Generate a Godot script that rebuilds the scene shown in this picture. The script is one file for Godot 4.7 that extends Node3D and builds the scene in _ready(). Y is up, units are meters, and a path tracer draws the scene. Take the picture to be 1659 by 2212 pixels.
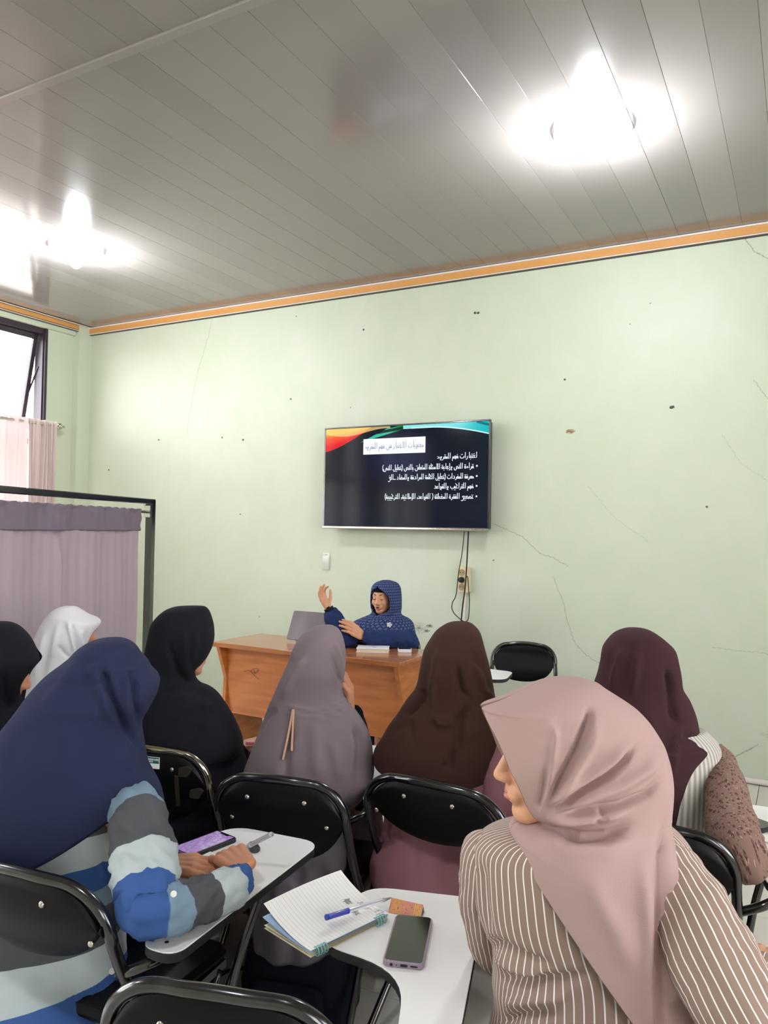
extends Node3D

# ---------------------------------------------------------------- camera numbers
const FOCAL := 1664.437
const CAM_Y := 1.5
const ROOM_H := 3.418
const WALL_Z := -5.223
const WALL_X := -6.224
const BACK_Z := 3.6
const RIGHT_X := 2.6
var cam_t := Transform3D(Basis.from_euler(Vector3(0.02262, 0.49854, 0.01832)), Vector3(0, CAM_Y, 0))
var cam_inv := cam_t.affine_inverse()
var e_right: Vector3
var e_away: Vector3
var taken := {}
var M := {}

# ---------------------------------------------------------------- mesh builder
class MB:
	var v := PackedVector3Array()
	var n := PackedVector3Array()
	var uv := PackedVector2Array()
	var idx := PackedInt32Array()
	var soup := PackedVector3Array()

	func grid(rows: Array, closed := false, us := 1.0, vs := 1.0, uvs := []) -> void:
		var m := rows.size()
		var k: int = rows[0].size()
		var base := v.size()
		var nn := PackedVector3Array()
		var score := 0.0
		for i in m:
			var r: PackedVector3Array = rows[i]
			var ru: PackedVector3Array = rows[maxi(i - 1, 0)]
			var rd: PackedVector3Array = rows[mini(i + 1, m - 1)]
			var c := Vector3.ZERO
			for j in k:
				c += r[j]
			c /= k
			var wrap := closed or r[0].distance_squared_to(r[k - 1]) < 1e-8
			var last := k - 1 if (wrap and not closed) else k
			for j in k:
				var jl := j - 1
				var jr := j + 1
				if wrap:
					jl = posmod(jl, last)
					jr = posmod(jr, last)
				else:
					jl = maxi(jl, 0)
					jr = mini(jr, k - 1)
				var du := r[jr] - r[jl]
				if du.length_squared() < 1e-10:
					du = (rd[jr] - rd[jl]) + (ru[jr] - ru[jl])
				var dv := rd[j] - ru[j]
				var q := dv.cross(du).normalized()
				nn.append(q)
				score += q.dot(r[j] - c)
		var flip := score < 0.0
		for i in m:
			var r: PackedVector3Array = rows[i]
			for j in k:
				v.append(r[j])
				n.append(-nn[i * k + j] if flip else nn[i * k + j])
				uv.append(uvs[i][j] if uvs.size() else Vector2(us * j / float(k if closed else k - 1), vs * i / float(m - 1)))
		for i in m - 1:
			for j in (k if closed else k - 1):
				var a := base + i * k + j
				var b := base + i * k + (j + 1) % k
				var c2 := a + k
				var d := b + k
				if flip:
					idx.append_array([a, c2, b, b, c2, d])
				else:
					idx.append_array([a, b, c2, b, d, c2])

	func tri(a: Vector3, b: Vector3, c: Vector3, hint: Vector3) -> void:
		if (c - a).cross(b - a).dot(hint) < 0.0:
			soup.append_array([a, c, b])
		else:
			soup.append_array([a, b, c])

	func quad(a: Vector3, b: Vector3, c: Vector3, d: Vector3, hint: Vector3) -> void:
		tri(a, b, c, hint)
		tri(a, c, d, hint)

	# poly lies in local x,z and is extruded along local y
	func prism(poly: PackedVector2Array, y0: float, y1: float, bevel := 0.0, xf := Transform3D()) -> void:
		if Geometry2D.is_polygon_clockwise(poly):
			poly = poly.duplicate()
			poly.reverse()
		var k := poly.size()
		var ins := PackedVector2Array()
		var nrm := PackedVector2Array()
		for i in k:
			var p := poly[i]
			var e0 := (p - poly[(i + k - 1) % k]).normalized()
			var e1 := (poly[(i + 1) % k] - p).normalized()
			var n0 := Vector2(e0.y, -e0.x)
			var n1 := Vector2(e1.y, -e1.x)
			nrm.append(n1)
			var b := (n0 + n1)
			b = b / maxf(b.length_squared() / 2.0, 0.3)
			ins.append(p - b * bevel)
		var rings := []
		if bevel > 0.0:
			rings = [[ins, y0], [poly, y0 + bevel], [poly, y1 - bevel], [ins, y1]]
		else:
			rings = [[poly, y0], [poly, y1]]
		for r in rings.size() - 1:
			var A: PackedVector2Array = rings[r][0]
			var B: PackedVector2Array = rings[r + 1][0]
			var ya: float = rings[r][1]
			var yb: float = rings[r + 1][1]
			for i in k:
				var j := (i + 1) % k
				var h := xf.basis * Vector3(nrm[i].x, 0, nrm[i].y)
				quad(xf * Vector3(A[i].x, ya, A[i].y), xf * Vector3(A[j].x, ya, A[j].y), xf * Vector3(B[j].x, yb, B[j].y), xf * Vector3(B[i].x, yb, B[i].y), h)
		var cap := ins if bevel > 0.0 else poly
		var t := Geometry2D.triangulate_polygon(cap)
		for i in range(0, t.size(), 3):
			for s in 2:
				var y := y0 if s == 0 else y1
				tri(xf * Vector3(cap[t[i]].x, y, cap[t[i]].y), xf * Vector3(cap[t[i + 1]].x, y, cap[t[i + 1]].y), xf * Vector3(cap[t[i + 2]].x, y, cap[t[i + 2]].y), xf.basis * Vector3(0, -1 if s == 0 else 1, 0))

	func box(c: Vector3, s: Vector3, bevel := 0.003, b := Basis()) -> void:
		var h := s / 2.0
		prism(PackedVector2Array([Vector2(-h.x, -h.z), Vector2(h.x, -h.z), Vector2(h.x, h.z), Vector2(-h.x, h.z)]), -h.y, h.y, minf(bevel, minf(h.x, minf(h.y, h.z)) * 0.6), Transform3D(b, c))

	# bar of rectangular section from a to b
	func bar(a: Vector3, b: Vector3, w: float, t: float, bevel := 0.002, side := Vector3.RIGHT) -> void:
		var y := (b - a).normalized()
		var x := (side - y * side.dot(y)).normalized()
		box((a + b) / 2.0, Vector3(w, a.distance_to(b), t), bevel, Basis(x, y, x.cross(y)))

	func tube(path: PackedVector3Array, rad, sides := 10, caps := true, squash := 1.0, wob = null) -> void:
		var rows := []
		var uvs := []
		var k := path.size()
		var up := Vector3.UP
		var t0 := (path[1] - path[0]).normalized()
		if absf(t0.dot(up)) > 0.9:
			up = Vector3.RIGHT
		var x := t0.cross(up).normalized()
		var s := 0.0
		for i in k:
			var t := (path[mini(i + 1, k - 1)] - path[maxi(i - 1, 0)]).normalized()
			x = (x - t * x.dot(t)).normalized()
			var y := t.cross(x)
			if i > 0:
				s += path[i].distance_to(path[i - 1])
			var r: float = rad if rad is float else rad[i]
			if caps and i == 0:
				var z := PackedVector3Array()
				var zu := PackedVector2Array()
				for j in sides + 1:
					z.append(path[0])
					zu.append(Vector2(0, 0))
				rows.append(z)
				uvs.append(zu)
			var row := PackedVector3Array()
			var ru := PackedVector2Array()
			for j in sides + 1:
				var a := TAU * (j % sides) / sides
				var rr := r
				if wob != null:
					rr = r * wob.call(a, s)
				row.append(path[i] + x * cos(a) * rr + y * sin(a) * rr * squash)
				ru.append(Vector2(j / float(sides), s))
			rows.append(row)
			uvs.append(ru)
			if caps and i == k - 1:
				var z := PackedVector3Array()
				var zu := PackedVector2Array()
				for j in sides + 1:
					z.append(path[k - 1])
					zu.append(Vector2(0, s))
				rows.append(z)
				uvs.append(zu)
		grid(rows, false, 1, 1, uvs)

	func lathe(profile: PackedVector2Array, segs := 20, xf := Transform3D()) -> void:
		var rows := []
		for p in profile:
			var row := PackedVector3Array()
			for j in segs + 1:
				var a := TAU * (j % segs) / segs
				row.append(xf * Vector3(p.x * cos(a), p.y, p.x * sin(a)))
			rows.append(row)
		grid(rows)

	func ball(c: Vector3, r: Vector3, b := Basis(), segs := 14) -> void:
		var rows := []
		var k := segs / 2 + 1
		for i in k:
			var t := PI * i / (k - 1)
			var row := PackedVector3Array()
			for j in segs + 1:
				var a := TAU * (j % segs) / segs
				row.append(c + b * (Vector3(sin(t) * cos(a), cos(t), sin(t) * sin(a)) * r))
			rows.append(row)
		grid(rows)

	func smooth_soup(limit := 0.75) -> void:
		if soup.is_empty():
			return
		var k := soup.size() / 3
		var fn := PackedVector3Array()
		var at := {}
		for f in k:
			var a := soup[f * 3]
			var w := (soup[f * 3 + 2] - a).cross(soup[f * 3 + 1] - a)
			fn.append(w)
			for c in 3:
				var key := Vector3i((soup[f * 3 + c] * 20000.0).round())
				if at.has(key):
					at[key].append(f)
				else:
					at[key] = [f]
		for f in k:
			var own := fn[f].normalized()
			for c in 3:
				var p := soup[f * 3 + c]
				var s := Vector3.ZERO
				for g in at[Vector3i((p * 20000.0).round())]:
					if fn[g].normalized().dot(own) > limit:
						s += fn[g]
				idx.append(v.size())
				v.append(p)
				n.append(s.normalized())
				uv.append(Vector2(p.x, p.y))
		soup.clear()

	func mesh(inv = null) -> ArrayMesh:
		smooth_soup()
		if inv != null:
			var t: Transform3D = inv
			for i in v.size():
				v[i] = t * v[i]
				n[i] = t.basis * n[i]
		var a := []
		a.resize(Mesh.ARRAY_MAX)
		a[Mesh.ARRAY_VERTEX] = v
		a[Mesh.ARRAY_NORMAL] = n
		a[Mesh.ARRAY_TEX_UV] = uv
		a[Mesh.ARRAY_INDEX] = idx
		var m := ArrayMesh.new()
		m.add_surface_from_arrays(Mesh.PRIMITIVE_TRIANGLES, a)
		return m

# ---------------------------------------------------------------- measuring helpers
func px(x: float, y: float, d: float) -> Vector3:
	return cam_t * Vector3((x - 829.5) / FOCAL * d, -(y - 1106.0) / FOCAL * d, -d)

func ray(x: float, y: float) -> Vector3:
	return cam_t.basis * Vector3((x - 829.5) / FOCAL, -(y - 1106.0) / FOCAL, -1.0)

func on_y(x: float, y: float, h: float) -> Vector3:
	var r := ray(x, y)
	return cam_t.origin + r * ((h - CAM_Y) / r.y)

func on_z(x: float, y: float, z: float) -> Vector3:
	var r := ray(x, y)
	return cam_t.origin + r * (z / r.z)

func on_x(x: float, y: float, wx: float) -> Vector3:
	var r := ray(x, y)
	return cam_t.origin + r * (wx / r.x)

func seen_at(p: Vector3) -> Vector2:
	var q := cam_inv * p
	return Vector2(829.5 - q.x / q.z * FOCAL, 1106.0 + q.y / q.z * FOCAL)

# ---------------------------------------------------------------- naming helpers
func numbered(called: String) -> String:
	var k: int = taken.get(called, 0)
	taken[called] = k + 1
	return called if k == 0 else "%s_%03d" % [called, k]

func tag(o: Node, label: String, category: String, group := "") -> Node:
	o.set_meta("label", label)
	o.set_meta("category", category)
	if group:
		o.set_meta("group", group)
	return o

func thing(called: String, label: String, category: String, at := Vector3.ZERO, turn := 0.0, group := "") -> Node3D:
	var o := Node3D.new()
	o.name = numbered(called)
	o.position = at
	o.rotation.y = turn
	add_child(o)
	tag(o, label, category, group)
	return o

# world: the builder holds world positions, which are brought into the thing's own axes
func part(called: String, mb: MB, mat: Material, parent: Node3D, world := false) -> MeshInstance3D:
	var o := MeshInstance3D.new()
	o.name = called
	if world:
		var top: Node3D = parent
		while top.get_parent() != self:
			top = top.get_parent()
		o.mesh = mb.mesh(top.transform.affine_inverse())
	else:
		o.mesh = mb.mesh()
	o.material_override = mat
	parent.add_child(o, true)
	return o

func struct(called: String, mb: MB, mat: Material) -> MeshInstance3D:
	var o := MeshInstance3D.new()
	o.name = called
	o.mesh = mb.mesh()
	o.material_override = mat
	o.set_meta("kind", "structure")
	add_child(o, true)
	return o

func single(called: String, mb: MB, mat: Material, label: String, category: String, group := "") -> MeshInstance3D:
	var o := MeshInstance3D.new()
	o.name = numbered(called)
	o.mesh = mb.mesh()
	o.material_override = mat
	add_child(o, true)
	tag(o, label, category, group)
	return o

func dup(src: Node3D, called: String, label: String, at: Vector3, turn: float) -> Node3D:
	var o: Node3D = src.duplicate()
	o.name = numbered(called)
	add_child(o)
	o.position = at
	o.rotation.y = turn
	o.set_meta("label", label)
	return o

# ---------------------------------------------------------------- material helpers
func mat(c: Color, rough := 0.8, metal := 0.0, spec := 0.5) -> StandardMaterial3D:
	var m := StandardMaterial3D.new()
	m.albedo_color = c
	m.roughness = rough
	m.metallic = metal
	m.metallic_specular = spec
	return m

func rgb(r: int, g: int, b: int) -> Color:
	return Color(r / 255.0, g / 255.0, b / 255.0)

func noise_tex(freq: float, octaves: int, size := 256, normal := false, ramp: Gradient = null, bump := 4.0, sd := 1) -> NoiseTexture2D:
	var f := FastNoiseLite.new()
	f.noise_type = FastNoiseLite.TYPE_SIMPLEX_SMOOTH
	f.frequency = freq
	f.fractal_octaves = octaves
	f.seed = sd
	var t := NoiseTexture2D.new()
	t.width = size
	t.height = size
	t.seamless = true
	t.noise = f
	if normal:
		t.as_normal_map = true
		t.bump_strength = bump
	if ramp:
		t.color_ramp = ramp
	return t

func ramp(list: Array) -> Gradient:
	var g := Gradient.new()
	g.offsets = PackedFloat32Array(list.map(func(e): return e[0]))
	g.colors = PackedColorArray(list.map(func(e): return e[1]))
	return g

func cloth(c: Color, rough := 0.92, sheen := 0.25, weave := 0.35) -> StandardMaterial3D:
	var m := mat(c, rough, 0.0, 0.25)
	if sheen > 0.0:
		m.rim_enabled = true
		m.rim = sheen
		m.rim_tint = 0.8
	m.normal_enabled = true
	m.normal_texture = M.weave
	m.normal_scale = weave
	m.uv1_triplanar = true
	m.uv1_scale = Vector3.ONE * 14.0
	return m

func print_cloth(tex: Texture2D, rough := 0.9) -> StandardMaterial3D:
	var m := mat(Color.WHITE, rough, 0.0, 0.25)
	m.albedo_texture = tex
	return m

# ---------------------------------------------------------------- curves
func catmull(pts: Array, sub: int) -> PackedVector3Array:
	var out := PackedVector3Array()
	var k := pts.size()
	for i in k - 1:
		var a: Vector3 = pts[maxi(i - 1, 0)]
		var b: Vector3 = pts[i]
		var c: Vector3 = pts[i + 1]
		var d: Vector3 = pts[mini(i + 2, k - 1)]
		for s in sub:
			out.append(b.cubic_interpolate(c, a, d, s / float(sub)))
	out.append(pts[k - 1])
	return out

func lerp_list(r: Array, sub: int) -> PackedFloat32Array:
	var out := PackedFloat32Array()
	for i in r.size() - 1:
		for s in sub:
			out.append(lerpf(r[i], r[i + 1], smoothstep(0.0, 1.0, s / float(sub))))
	out.append(r[r.size() - 1])
	return out

func rounded(w: float, h: float, r: float, seg := 5) -> PackedVector2Array:
	var p := PackedVector2Array()
	for q in [[w / 2 - r, h / 2 - r, 0.0], [-w / 2 + r, h / 2 - r, PI / 2], [-w / 2 + r, -h / 2 + r, PI], [w / 2 - r, -h / 2 + r, PI * 1.5]]:
		for i in seg + 1:
			var a: float = q[2] + PI / 2 * i / seg
			p.append(Vector2(q[0] + cos(a) * r, q[1] + sin(a) * r))
	return p

# corners rounded by their own radius: list of [x, y, radius]
func round_poly(list: Array, seg := 5) -> PackedVector2Array:
	var out := PackedVector2Array()
	var k := list.size()
	for i in k:
		var p := Vector2(list[i][0], list[i][1])
		var a := Vector2(list[(i + k - 1) % k][0], list[(i + k - 1) % k][1])
		var b := Vector2(list[(i + 1) % k][0], list[(i + 1) % k][1])
		var r: float = list[i][2]
		if r <= 0.0:
			out.append(p)
			continue
		var s := p + (a - p).normalized() * minf(r, p.distance_to(a) * 0.49)
		var e := p + (b - p).normalized() * minf(r, p.distance_to(b) * 0.49)
		for t in seg + 1:
			var f := t / float(seg)
			out.append(s.lerp(p, f).lerp(p.lerp(e, f), f))
	return out

# ---------------------------------------------------------------- draped cloth: a closed or open shell of rings
# rows: [y, left, right, depth shift, reach away, reach near, opening in degrees, y of the right end]; measured at depth d0
func drape(rows: Array, d0: float, o := {}) -> MB:
	var cols: int = o.get("n", 88)
	var sub: int = o.get("sub", 5)
	var phi: float = deg_to_rad(o.get("phi", 0.0))
	var p: float = 2.0 / o.get("p", 2.15)
	var k := rows.size()
	var C := []
	var X := []
	var D := []
	for r in rows:
		var yr: float = r[7] if r.size() > 7 else float(r[0])
		var op: float = deg_to_rad(r[6]) if r.size() > 6 else 0.0
		var L := px(r[1], r[0], d0 + r[3])
		var R := px(r[2], yr, d0 + r[3])
		var hx := (R - L) / 2.0
		var c := (R + L) / 2.0
		if o.get("edge", false) and op > 0.0:
			hx = (R - L) / (1.0 + pow(cos(op), p))
			c = R - hx
		C.append(c)
		X.append(hx)
		D.append(Vector3(r[4], r[5], op))
	var cc := catmull(C, sub)
	var xx := catmull(X, sub)
	var dd := catmull(D, sub)
	var out := []
	var noise := FastNoiseLite.new()
	noise.seed = o.get("seed", 3)
	noise.frequency = 1.0
	var ripple: Array = o.get("ripple", [])
	var lift: Array = o.get("lift", [])
	for i in cc.size():
		var row := PackedVector3Array()
		var op := clampf(dd[i].z, 0.0, 2.6)
		var v := i / float(cc.size() - 1)
		for j in cols + 1:
			var a := phi + op + (TAU - 2.0 * op) * j / cols
			var s := sin(a)
			var c := cos(a)
			var sx := signf(s) * pow(absf(s), p)
			var cz := signf(c) * pow(absf(c), p)
			var f := 1.0
			for w in ripple:   # [waves, amount, phase, from v, twist]
				f += w[1] * smoothstep(w[3], 1.0, v) * sin(w[0] * a + w[2] + w[4] * v + 1.5 * noise.get_noise_2d(a * 0.7, v * 2.0))
			var rise := 0.0
			if lift.size():   # [angle, spread, height]: the hem is drawn up here
				var da := angle_difference(a, deg_to_rad(lift[0])) / deg_to_rad(lift[1])
				rise = lift[2] * exp(-da * da) * smoothstep(0.75, 1.0, v)
			row.append(cc[i] + (xx[i] * sx + e_away * cz * (dd[i].x if c > 0.0 else dd[i].y)) * f + Vector3(0, rise, 0))
		out.append(row)
	var folds: Array = o.get("folds", [])
	if folds.size():
		fold(out, folds, o.get("gain", 1.8))
	var rough: float = o.get("crumple", 0.0)
	if rough > 0.0:
		for i in out.size():
			for j in cols + 1:
				var q: Vector3 = out[i][j]
				out[i][j] = q + (q - cc[i]).normalized() * rough * noise.get_noise_3dv(q * o.get("crumple_scale", 9.0))
		if dd[0].z == 0.0:
			for i in out.size():
				if dd[i].z <= 0.0:
					out[i][cols] = out[i][0]
	if o.get("apex", true):
		var tip := PackedVector3Array()
		for j in cols + 1:
			tip.append(cc[0] + Vector3(0, 0.001, 0))
		out.insert(0, tip)
		cc.insert(0, cc[0])
		dd.insert(0, dd[0])
	if o.get("hem", true):
		var r2 := PackedVector3Array()
		var e := out.size() - 1
		for j in cols + 1:
			r2.append(out[e][j].lerp(cc[e], 0.06) + Vector3(0, 0.012, 0))
		out.append(r2)
	if o.get("rim", false):
		for i in out.size():
			var r: PackedVector3Array = out[i]
			var c := cc[mini(i, cc.size() - 1)]
			var back := -(e_right * sin(phi) + e_away * cos(phi)) * 0.012
			var first := r[0].lerp(c, 0.05) + back
			var last := r[cols].lerp(c, 0.05) + back
			r.insert(0, first)
			r.append(last)
			out[i] = r
	var uvs := []
	var us: float = o.get("us", 1.0)
	var s := 0.0
	for i in out.size():
		if i > 0:
			s += out[i][cols / 2].distance_to(out[i - 1][cols / 2])
		var ru := PackedVector2Array()
		var kk: int = out[i].size()
		for j in kk:
			var u := us * j / float(kk - 1)
			if o.get("flat_uv", false):
				var rel: Vector3 = out[i][j] - cc[0]
				ru.append(Vector2(rel.dot(e_right), -rel.y + o.get("slant", 0.0) * rel.dot(e_right)))
			else:
				ru.append(Vector2(u, s))
		uvs.append(ru)
	var mb := MB.new()
	mb.grid(out, false, 1, 1, uvs)
	return mb

# folds: [[x0, y0, x1, y1, ...], half width, height in metres]: ridges (or grooves) along lines, pressed along the cloth's own normal
func fold(rows: Array, folds: Array, gain: float) -> void:
	var m := rows.size()
	var k: int = rows[0].size()
	var wrapped: Array = rows.duplicate(true)
	var eye := cam_t.origin
	var boxes := []
	for f in folds:
		var bx := Rect2(Vector2(f[0][0], f[0][1]), Vector2.ZERO)
		for s in f[0].size() / 2:
			bx = bx.expand(Vector2(f[0][s * 2], f[0][s * 2 + 1]))
		boxes.append(bx.grow(f[1] * 2.6))
	for i in m:
		var r: PackedVector3Array = wrapped[i]
		var ru: PackedVector3Array = wrapped[maxi(i - 1, 0)]
		var rd: PackedVector3Array = wrapped[mini(i + 1, m - 1)]
		var c := Vector3.ZERO
		for q in r:
			c += q
		c /= k
		var new_row := r.duplicate()
		for j in k:
			var p := r[j]
			var nn := (rd[j] - ru[j]).cross(r[mini(j + 1, k - 1)] - r[maxi(j - 1, 0)]).normalized()
			if nn.dot(p - c) < 0.0:
				nn = -nn
			var facing := nn.dot((eye - p).normalized())
			if facing < -0.15:
				continue
			var q := seen_at(p)
			var h := 0.0
			for g in folds.size():
				if not (boxes[g] as Rect2).has_point(q):
					continue
				var f: Array = folds[g]
				var line: Array = f[0]
				var best := 1e9
				var along := 0.0
				var total := line.size() / 2 - 1
				for s in total:
					var a := Vector2(line[s * 2], line[s * 2 + 1])
					var b := Vector2(line[s * 2 + 2], line[s * 2 + 3])
					var ab := b - a
					var t := clampf((q - a).dot(ab) / ab.length_squared(), 0.0, 1.0)
					var dist := q.distance_squared_to(a + ab * t)
					if dist < best:
						best = dist
						along = (s + t) / total
				var w: float = f[1]
				if best < w * w * 9.0:
					h += gain * f[2] * exp(-best / (w * w)) * smoothstep(-0.02, 0.25, along) * (1.0 if f.size() > 3 else smoothstep(1.02, 0.7, along))
			new_row[j] = p + nn * h * smoothstep(-0.15, 0.3, facing)
		rows[i] = new_row

# ---------------------------------------------------------------- bodies: smooth union of tapered capsules and ellipsoids, meshed as surface nets
# op: [a, b, ra, rb] or ["e", centre, radii, basis] ; a fifth value "cut" carves
func nets(mb: MB, ops: Array, cell: float, blend: float) -> void:
	var lo := Vector3.ONE * 1e9
	var hi := -lo
	for o in ops:
		if o.size() > 4:
			continue
		if o[0] is String:
			var e: float = maxf(o[2].x, maxf(o[2].y, o[2].z))
			lo = lo.min(o[1] - Vector3.ONE * e)
			hi = hi.max(o[1] + Vector3.ONE * e)
		else:
			lo = lo.min((o[0] - Vector3.ONE * o[2]).min(o[1] - Vector3.ONE * o[3]))
			hi = hi.max((o[0] + Vector3.ONE * o[2]).max(o[1] + Vector3.ONE * o[3]))
	lo -= Vector3.ONE * cell * 3.0
	hi += Vector3.ONE * cell * 3.0
	var nx := int((hi.x - lo.x) / cell) + 2
	var ny := int((hi.y - lo.y) / cell) + 2
	var nz := int((hi.z - lo.z) / cell) + 2
	var F := PackedFloat32Array()
	F.resize(nx * ny * nz)
	F.fill(9.0)
	for o in ops:
		var el: bool = o[0] is String
		var cut: bool = o.size() > 4
		var reach := cell * 2.5 + blend
		var bl: Vector3
		var bh: Vector3
		if el:
			var e := Vector3.ONE * maxf(o[2].x, maxf(o[2].y, o[2].z))
			bl = o[1] - e
			bh = o[1] + e
		else:
			bl = (o[0] - Vector3.ONE * o[2]).min(o[1] - Vector3.ONE * o[3])
			bh = (o[0] + Vector3.ONE * o[2]).max(o[1] + Vector3.ONE * o[3])
		var i0 := Vector3i(((bl - lo - Vector3.ONE * reach) / cell).floor()).max(Vector3i.ZERO)
		var i1 := Vector3i(((bh - lo + Vector3.ONE * reach) / cell).ceil()).min(Vector3i(nx - 1, ny - 1, nz - 1))
		var a: Vector3 = o[0] if not el else o[1]
		var ba: Vector3 = (o[1] - o[0]) if not el else Vector3.ZERO
		var inv_len := 1.0 / maxf(ba.length_squared(), 1e-9)
		var ra: float = o[2] if not el else 0.0
		var dr: float = (o[3] - o[2]) if not el else 0.0
		var turn: Basis = (o[3] as Basis).transposed() if el else Basis()
		var rr: Vector3 = o[2] if el else Vector3.ONE
		for z in range(i0.z, i1.z + 1):
			for y in range(i0.y, i1.y + 1):
				var at := (z * ny + y) * nx
				var q := lo + Vector3(i0.x, y, z) * cell - a
				for x in range(i0.x, i1.x + 1):
					var d: float
					if el:
						var w := turn * q / rr
						var k0 := w.length()
						d = k0 * (k0 - 1.0) / maxf((w / rr).length(), 1e-6)
					else:
						var h := clampf(q.dot(ba) * inv_len, 0.0, 1.0)
						d = (q - ba * h).length() - ra - dr * h
					var f := F[at + x]
					if cut:
						d = -d
						var hh := maxf(blend - absf(f - d), 0.0) / blend
						F[at + x] = maxf(f, d) + hh * hh * blend * 0.25
					else:
						var hh := maxf(blend - absf(f - d), 0.0) / blend
						F[at + x] = minf(f, d) - hh * hh * blend * 0.25
					q.x += cell
	var V := PackedInt32Array()
	V.resize(nx * ny * nz)
	V.fill(-1)
	var base := mb.v.size()
	var off := [0, 1, nx, nx + 1, nx * ny, nx * ny + 1, nx * ny + nx, nx * ny + nx + 1]
	var o1: int = off[1]
	var o2: int = off[2]
	var o4: int = off[4]
	var edges := [[0, 1], [2, 3], [4, 5], [6, 7], [0, 2], [1, 3], [4, 6], [5, 7], [0, 4], [1, 5], [2, 6], [3, 7]]
	var corner := []
	for i in 8:
		corner.append(Vector3(i & 1, (i >> 1) & 1, i >> 2))
	for z in nz - 1:
		for y in ny - 1:
			var at := (z * ny + y) * nx
			for x in nx - 1:
				var i := at + x
				var g := F[i]
				if g > 8.0 or absf(g) > cell * 3.0:
					continue
				var s := g < 0.0
				if (F[i + o1] < 0.0) == s and (F[i + o2] < 0.0) == s and (F[i + o4] < 0.0) == s and (F[i + o1 + o2] < 0.0) == s and (F[i + o1 + o4] < 0.0) == s and (F[i + o2 + o4] < 0.0) == s and (F[i + o1 + o2 + o4] < 0.0) == s:
					continue
				var sum := Vector3.ZERO
				var cnt := 0
				for e in edges:
					var f0 := F[i + off[e[0]]]
					var f1 := F[i + off[e[1]]]
					if (f0 < 0.0) != (f1 < 0.0):
						sum += (corner[e[0]] as Vector3).lerp(corner[e[1]], f0 / (f0 - f1))
						cnt += 1
				V[i] = mb.v.size()
				mb.v.append(lo + (Vector3(x, y, z) + sum / cnt) * cell)
				mb.n.append(Vector3(F[i + o1] - g + F[i + o1 + o2 + o4] - F[i + o2 + o4], F[i + o2] - g + F[i + o1 + o2 + o4] - F[i + o1 + o4], F[i + o4] - g + F[i + o1 + o2 + o4] - F[i + o1 + o2]).normalized())
				mb.uv.append(Vector2.ZERO)
	var ax := [[o1, o2, o4], [o2, o4, o1], [o4, o1, o2]]
	for z in range(1, nz - 1):
		for y in range(1, ny - 1):
			var at := (z * ny + y) * nx
			for x in range(1, nx - 1):
				var i := at + x
				if V[i] < 0:
					continue
				var s := F[i] < 0.0
				for d in ax:
					if (F[i + d[0]] < 0.0) != s:
						var a := V[i]
						var b := V[i - d[1]]
						var c := V[i - d[2]]
						var e := V[i - d[1] - d[2]]
						if a < 0 or b < 0 or c < 0 or e < 0:
							continue
						if s:
							mb.idx.append_array([a, c, b, b, c, e])
						else:
							mb.idx.append_array([a, b, c, b, e, c])

# a head of ordinary size, face along local -z, origin at its middle
func head_ops(t: Transform3D, fine := true) -> Array:
	var b := t.basis.orthonormalized()
	var z := t.basis.x.length()
	var E := func(c: Vector3, r: Vector3): return ["e", t * c, r * z, b]
	var K := func(p: Vector3, q: Vector3, r: float, s: float): return [t * p, t * q, r * z, s * z]
	var L := [
		E.call(Vector3(0, 0.03, 0.014), Vector3(0.074, 0.086, 0.09)),
		E.call(Vector3(0, -0.025, -0.024), Vector3(0.063, 0.086, 0.062)),
		K.call(Vector3(-0.046, -0.06, 0.0), Vector3(-0.012, -0.096, -0.056), 0.02, 0.017),
		K.call(Vector3(0.046, -0.06, 0.0), Vector3(0.012, -0.096, -0.056), 0.02, 0.017),
		E.call(Vector3(0, -0.098, -0.062), Vector3(0.021, 0.017, 0.018)),
		K.call(Vector3(0, -0.07, 0.022), Vector3(0, -0.18, 0.025), 0.05, 0.046),
		K.call(Vector3(-0.036, 0.02, -0.07), Vector3(0.036, 0.02, -0.07), 0.014, 0.014),
		E.call(Vector3(0.077, -0.005, 0.012), Vector3(0.008, 0.03, 0.018)), E.call(Vector3(-0.077, -0.005, 0.012), Vector3(0.008, 0.03, 0.018)),
	]
	if fine:
		L.append_array([
			E.call(Vector3(0.037, -0.032, -0.055), Vector3(0.026, 0.026, 0.025)), E.call(Vector3(-0.037, -0.032, -0.055), Vector3(0.026, 0.026, 0.025)),
			K.call(Vector3(0, 0.012, -0.082), Vector3(0, -0.034, -0.104), 0.0075, 0.0105),
			E.call(Vector3(0.012, -0.038, -0.094), Vector3(0.008, 0.007, 0.01)), E.call(Vector3(-0.012, -0.038, -0.094), Vector3(0.008, 0.007, 0.01)),
			E.call(Vector3(0, -0.064, -0.078), Vector3(0.028, 0.018, 0.015)),
			["e", t * Vector3(0.032, 0.0, -0.096), Vector3(0.017, 0.011, 0.016) * z, b, "cut"], ["e", t * Vector3(-0.032, 0.0, -0.096), Vector3(0.017, 0.011, 0.016) * z, b, "cut"],
			E.call(Vector3(0.031, -0.001, -0.071), Vector3(0.0145, 0.0125, 0.0135)), E.call(Vector3(-0.031, -0.001, -0.071), Vector3(0.0145, 0.0125, 0.0135)),
		])
	return L

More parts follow.
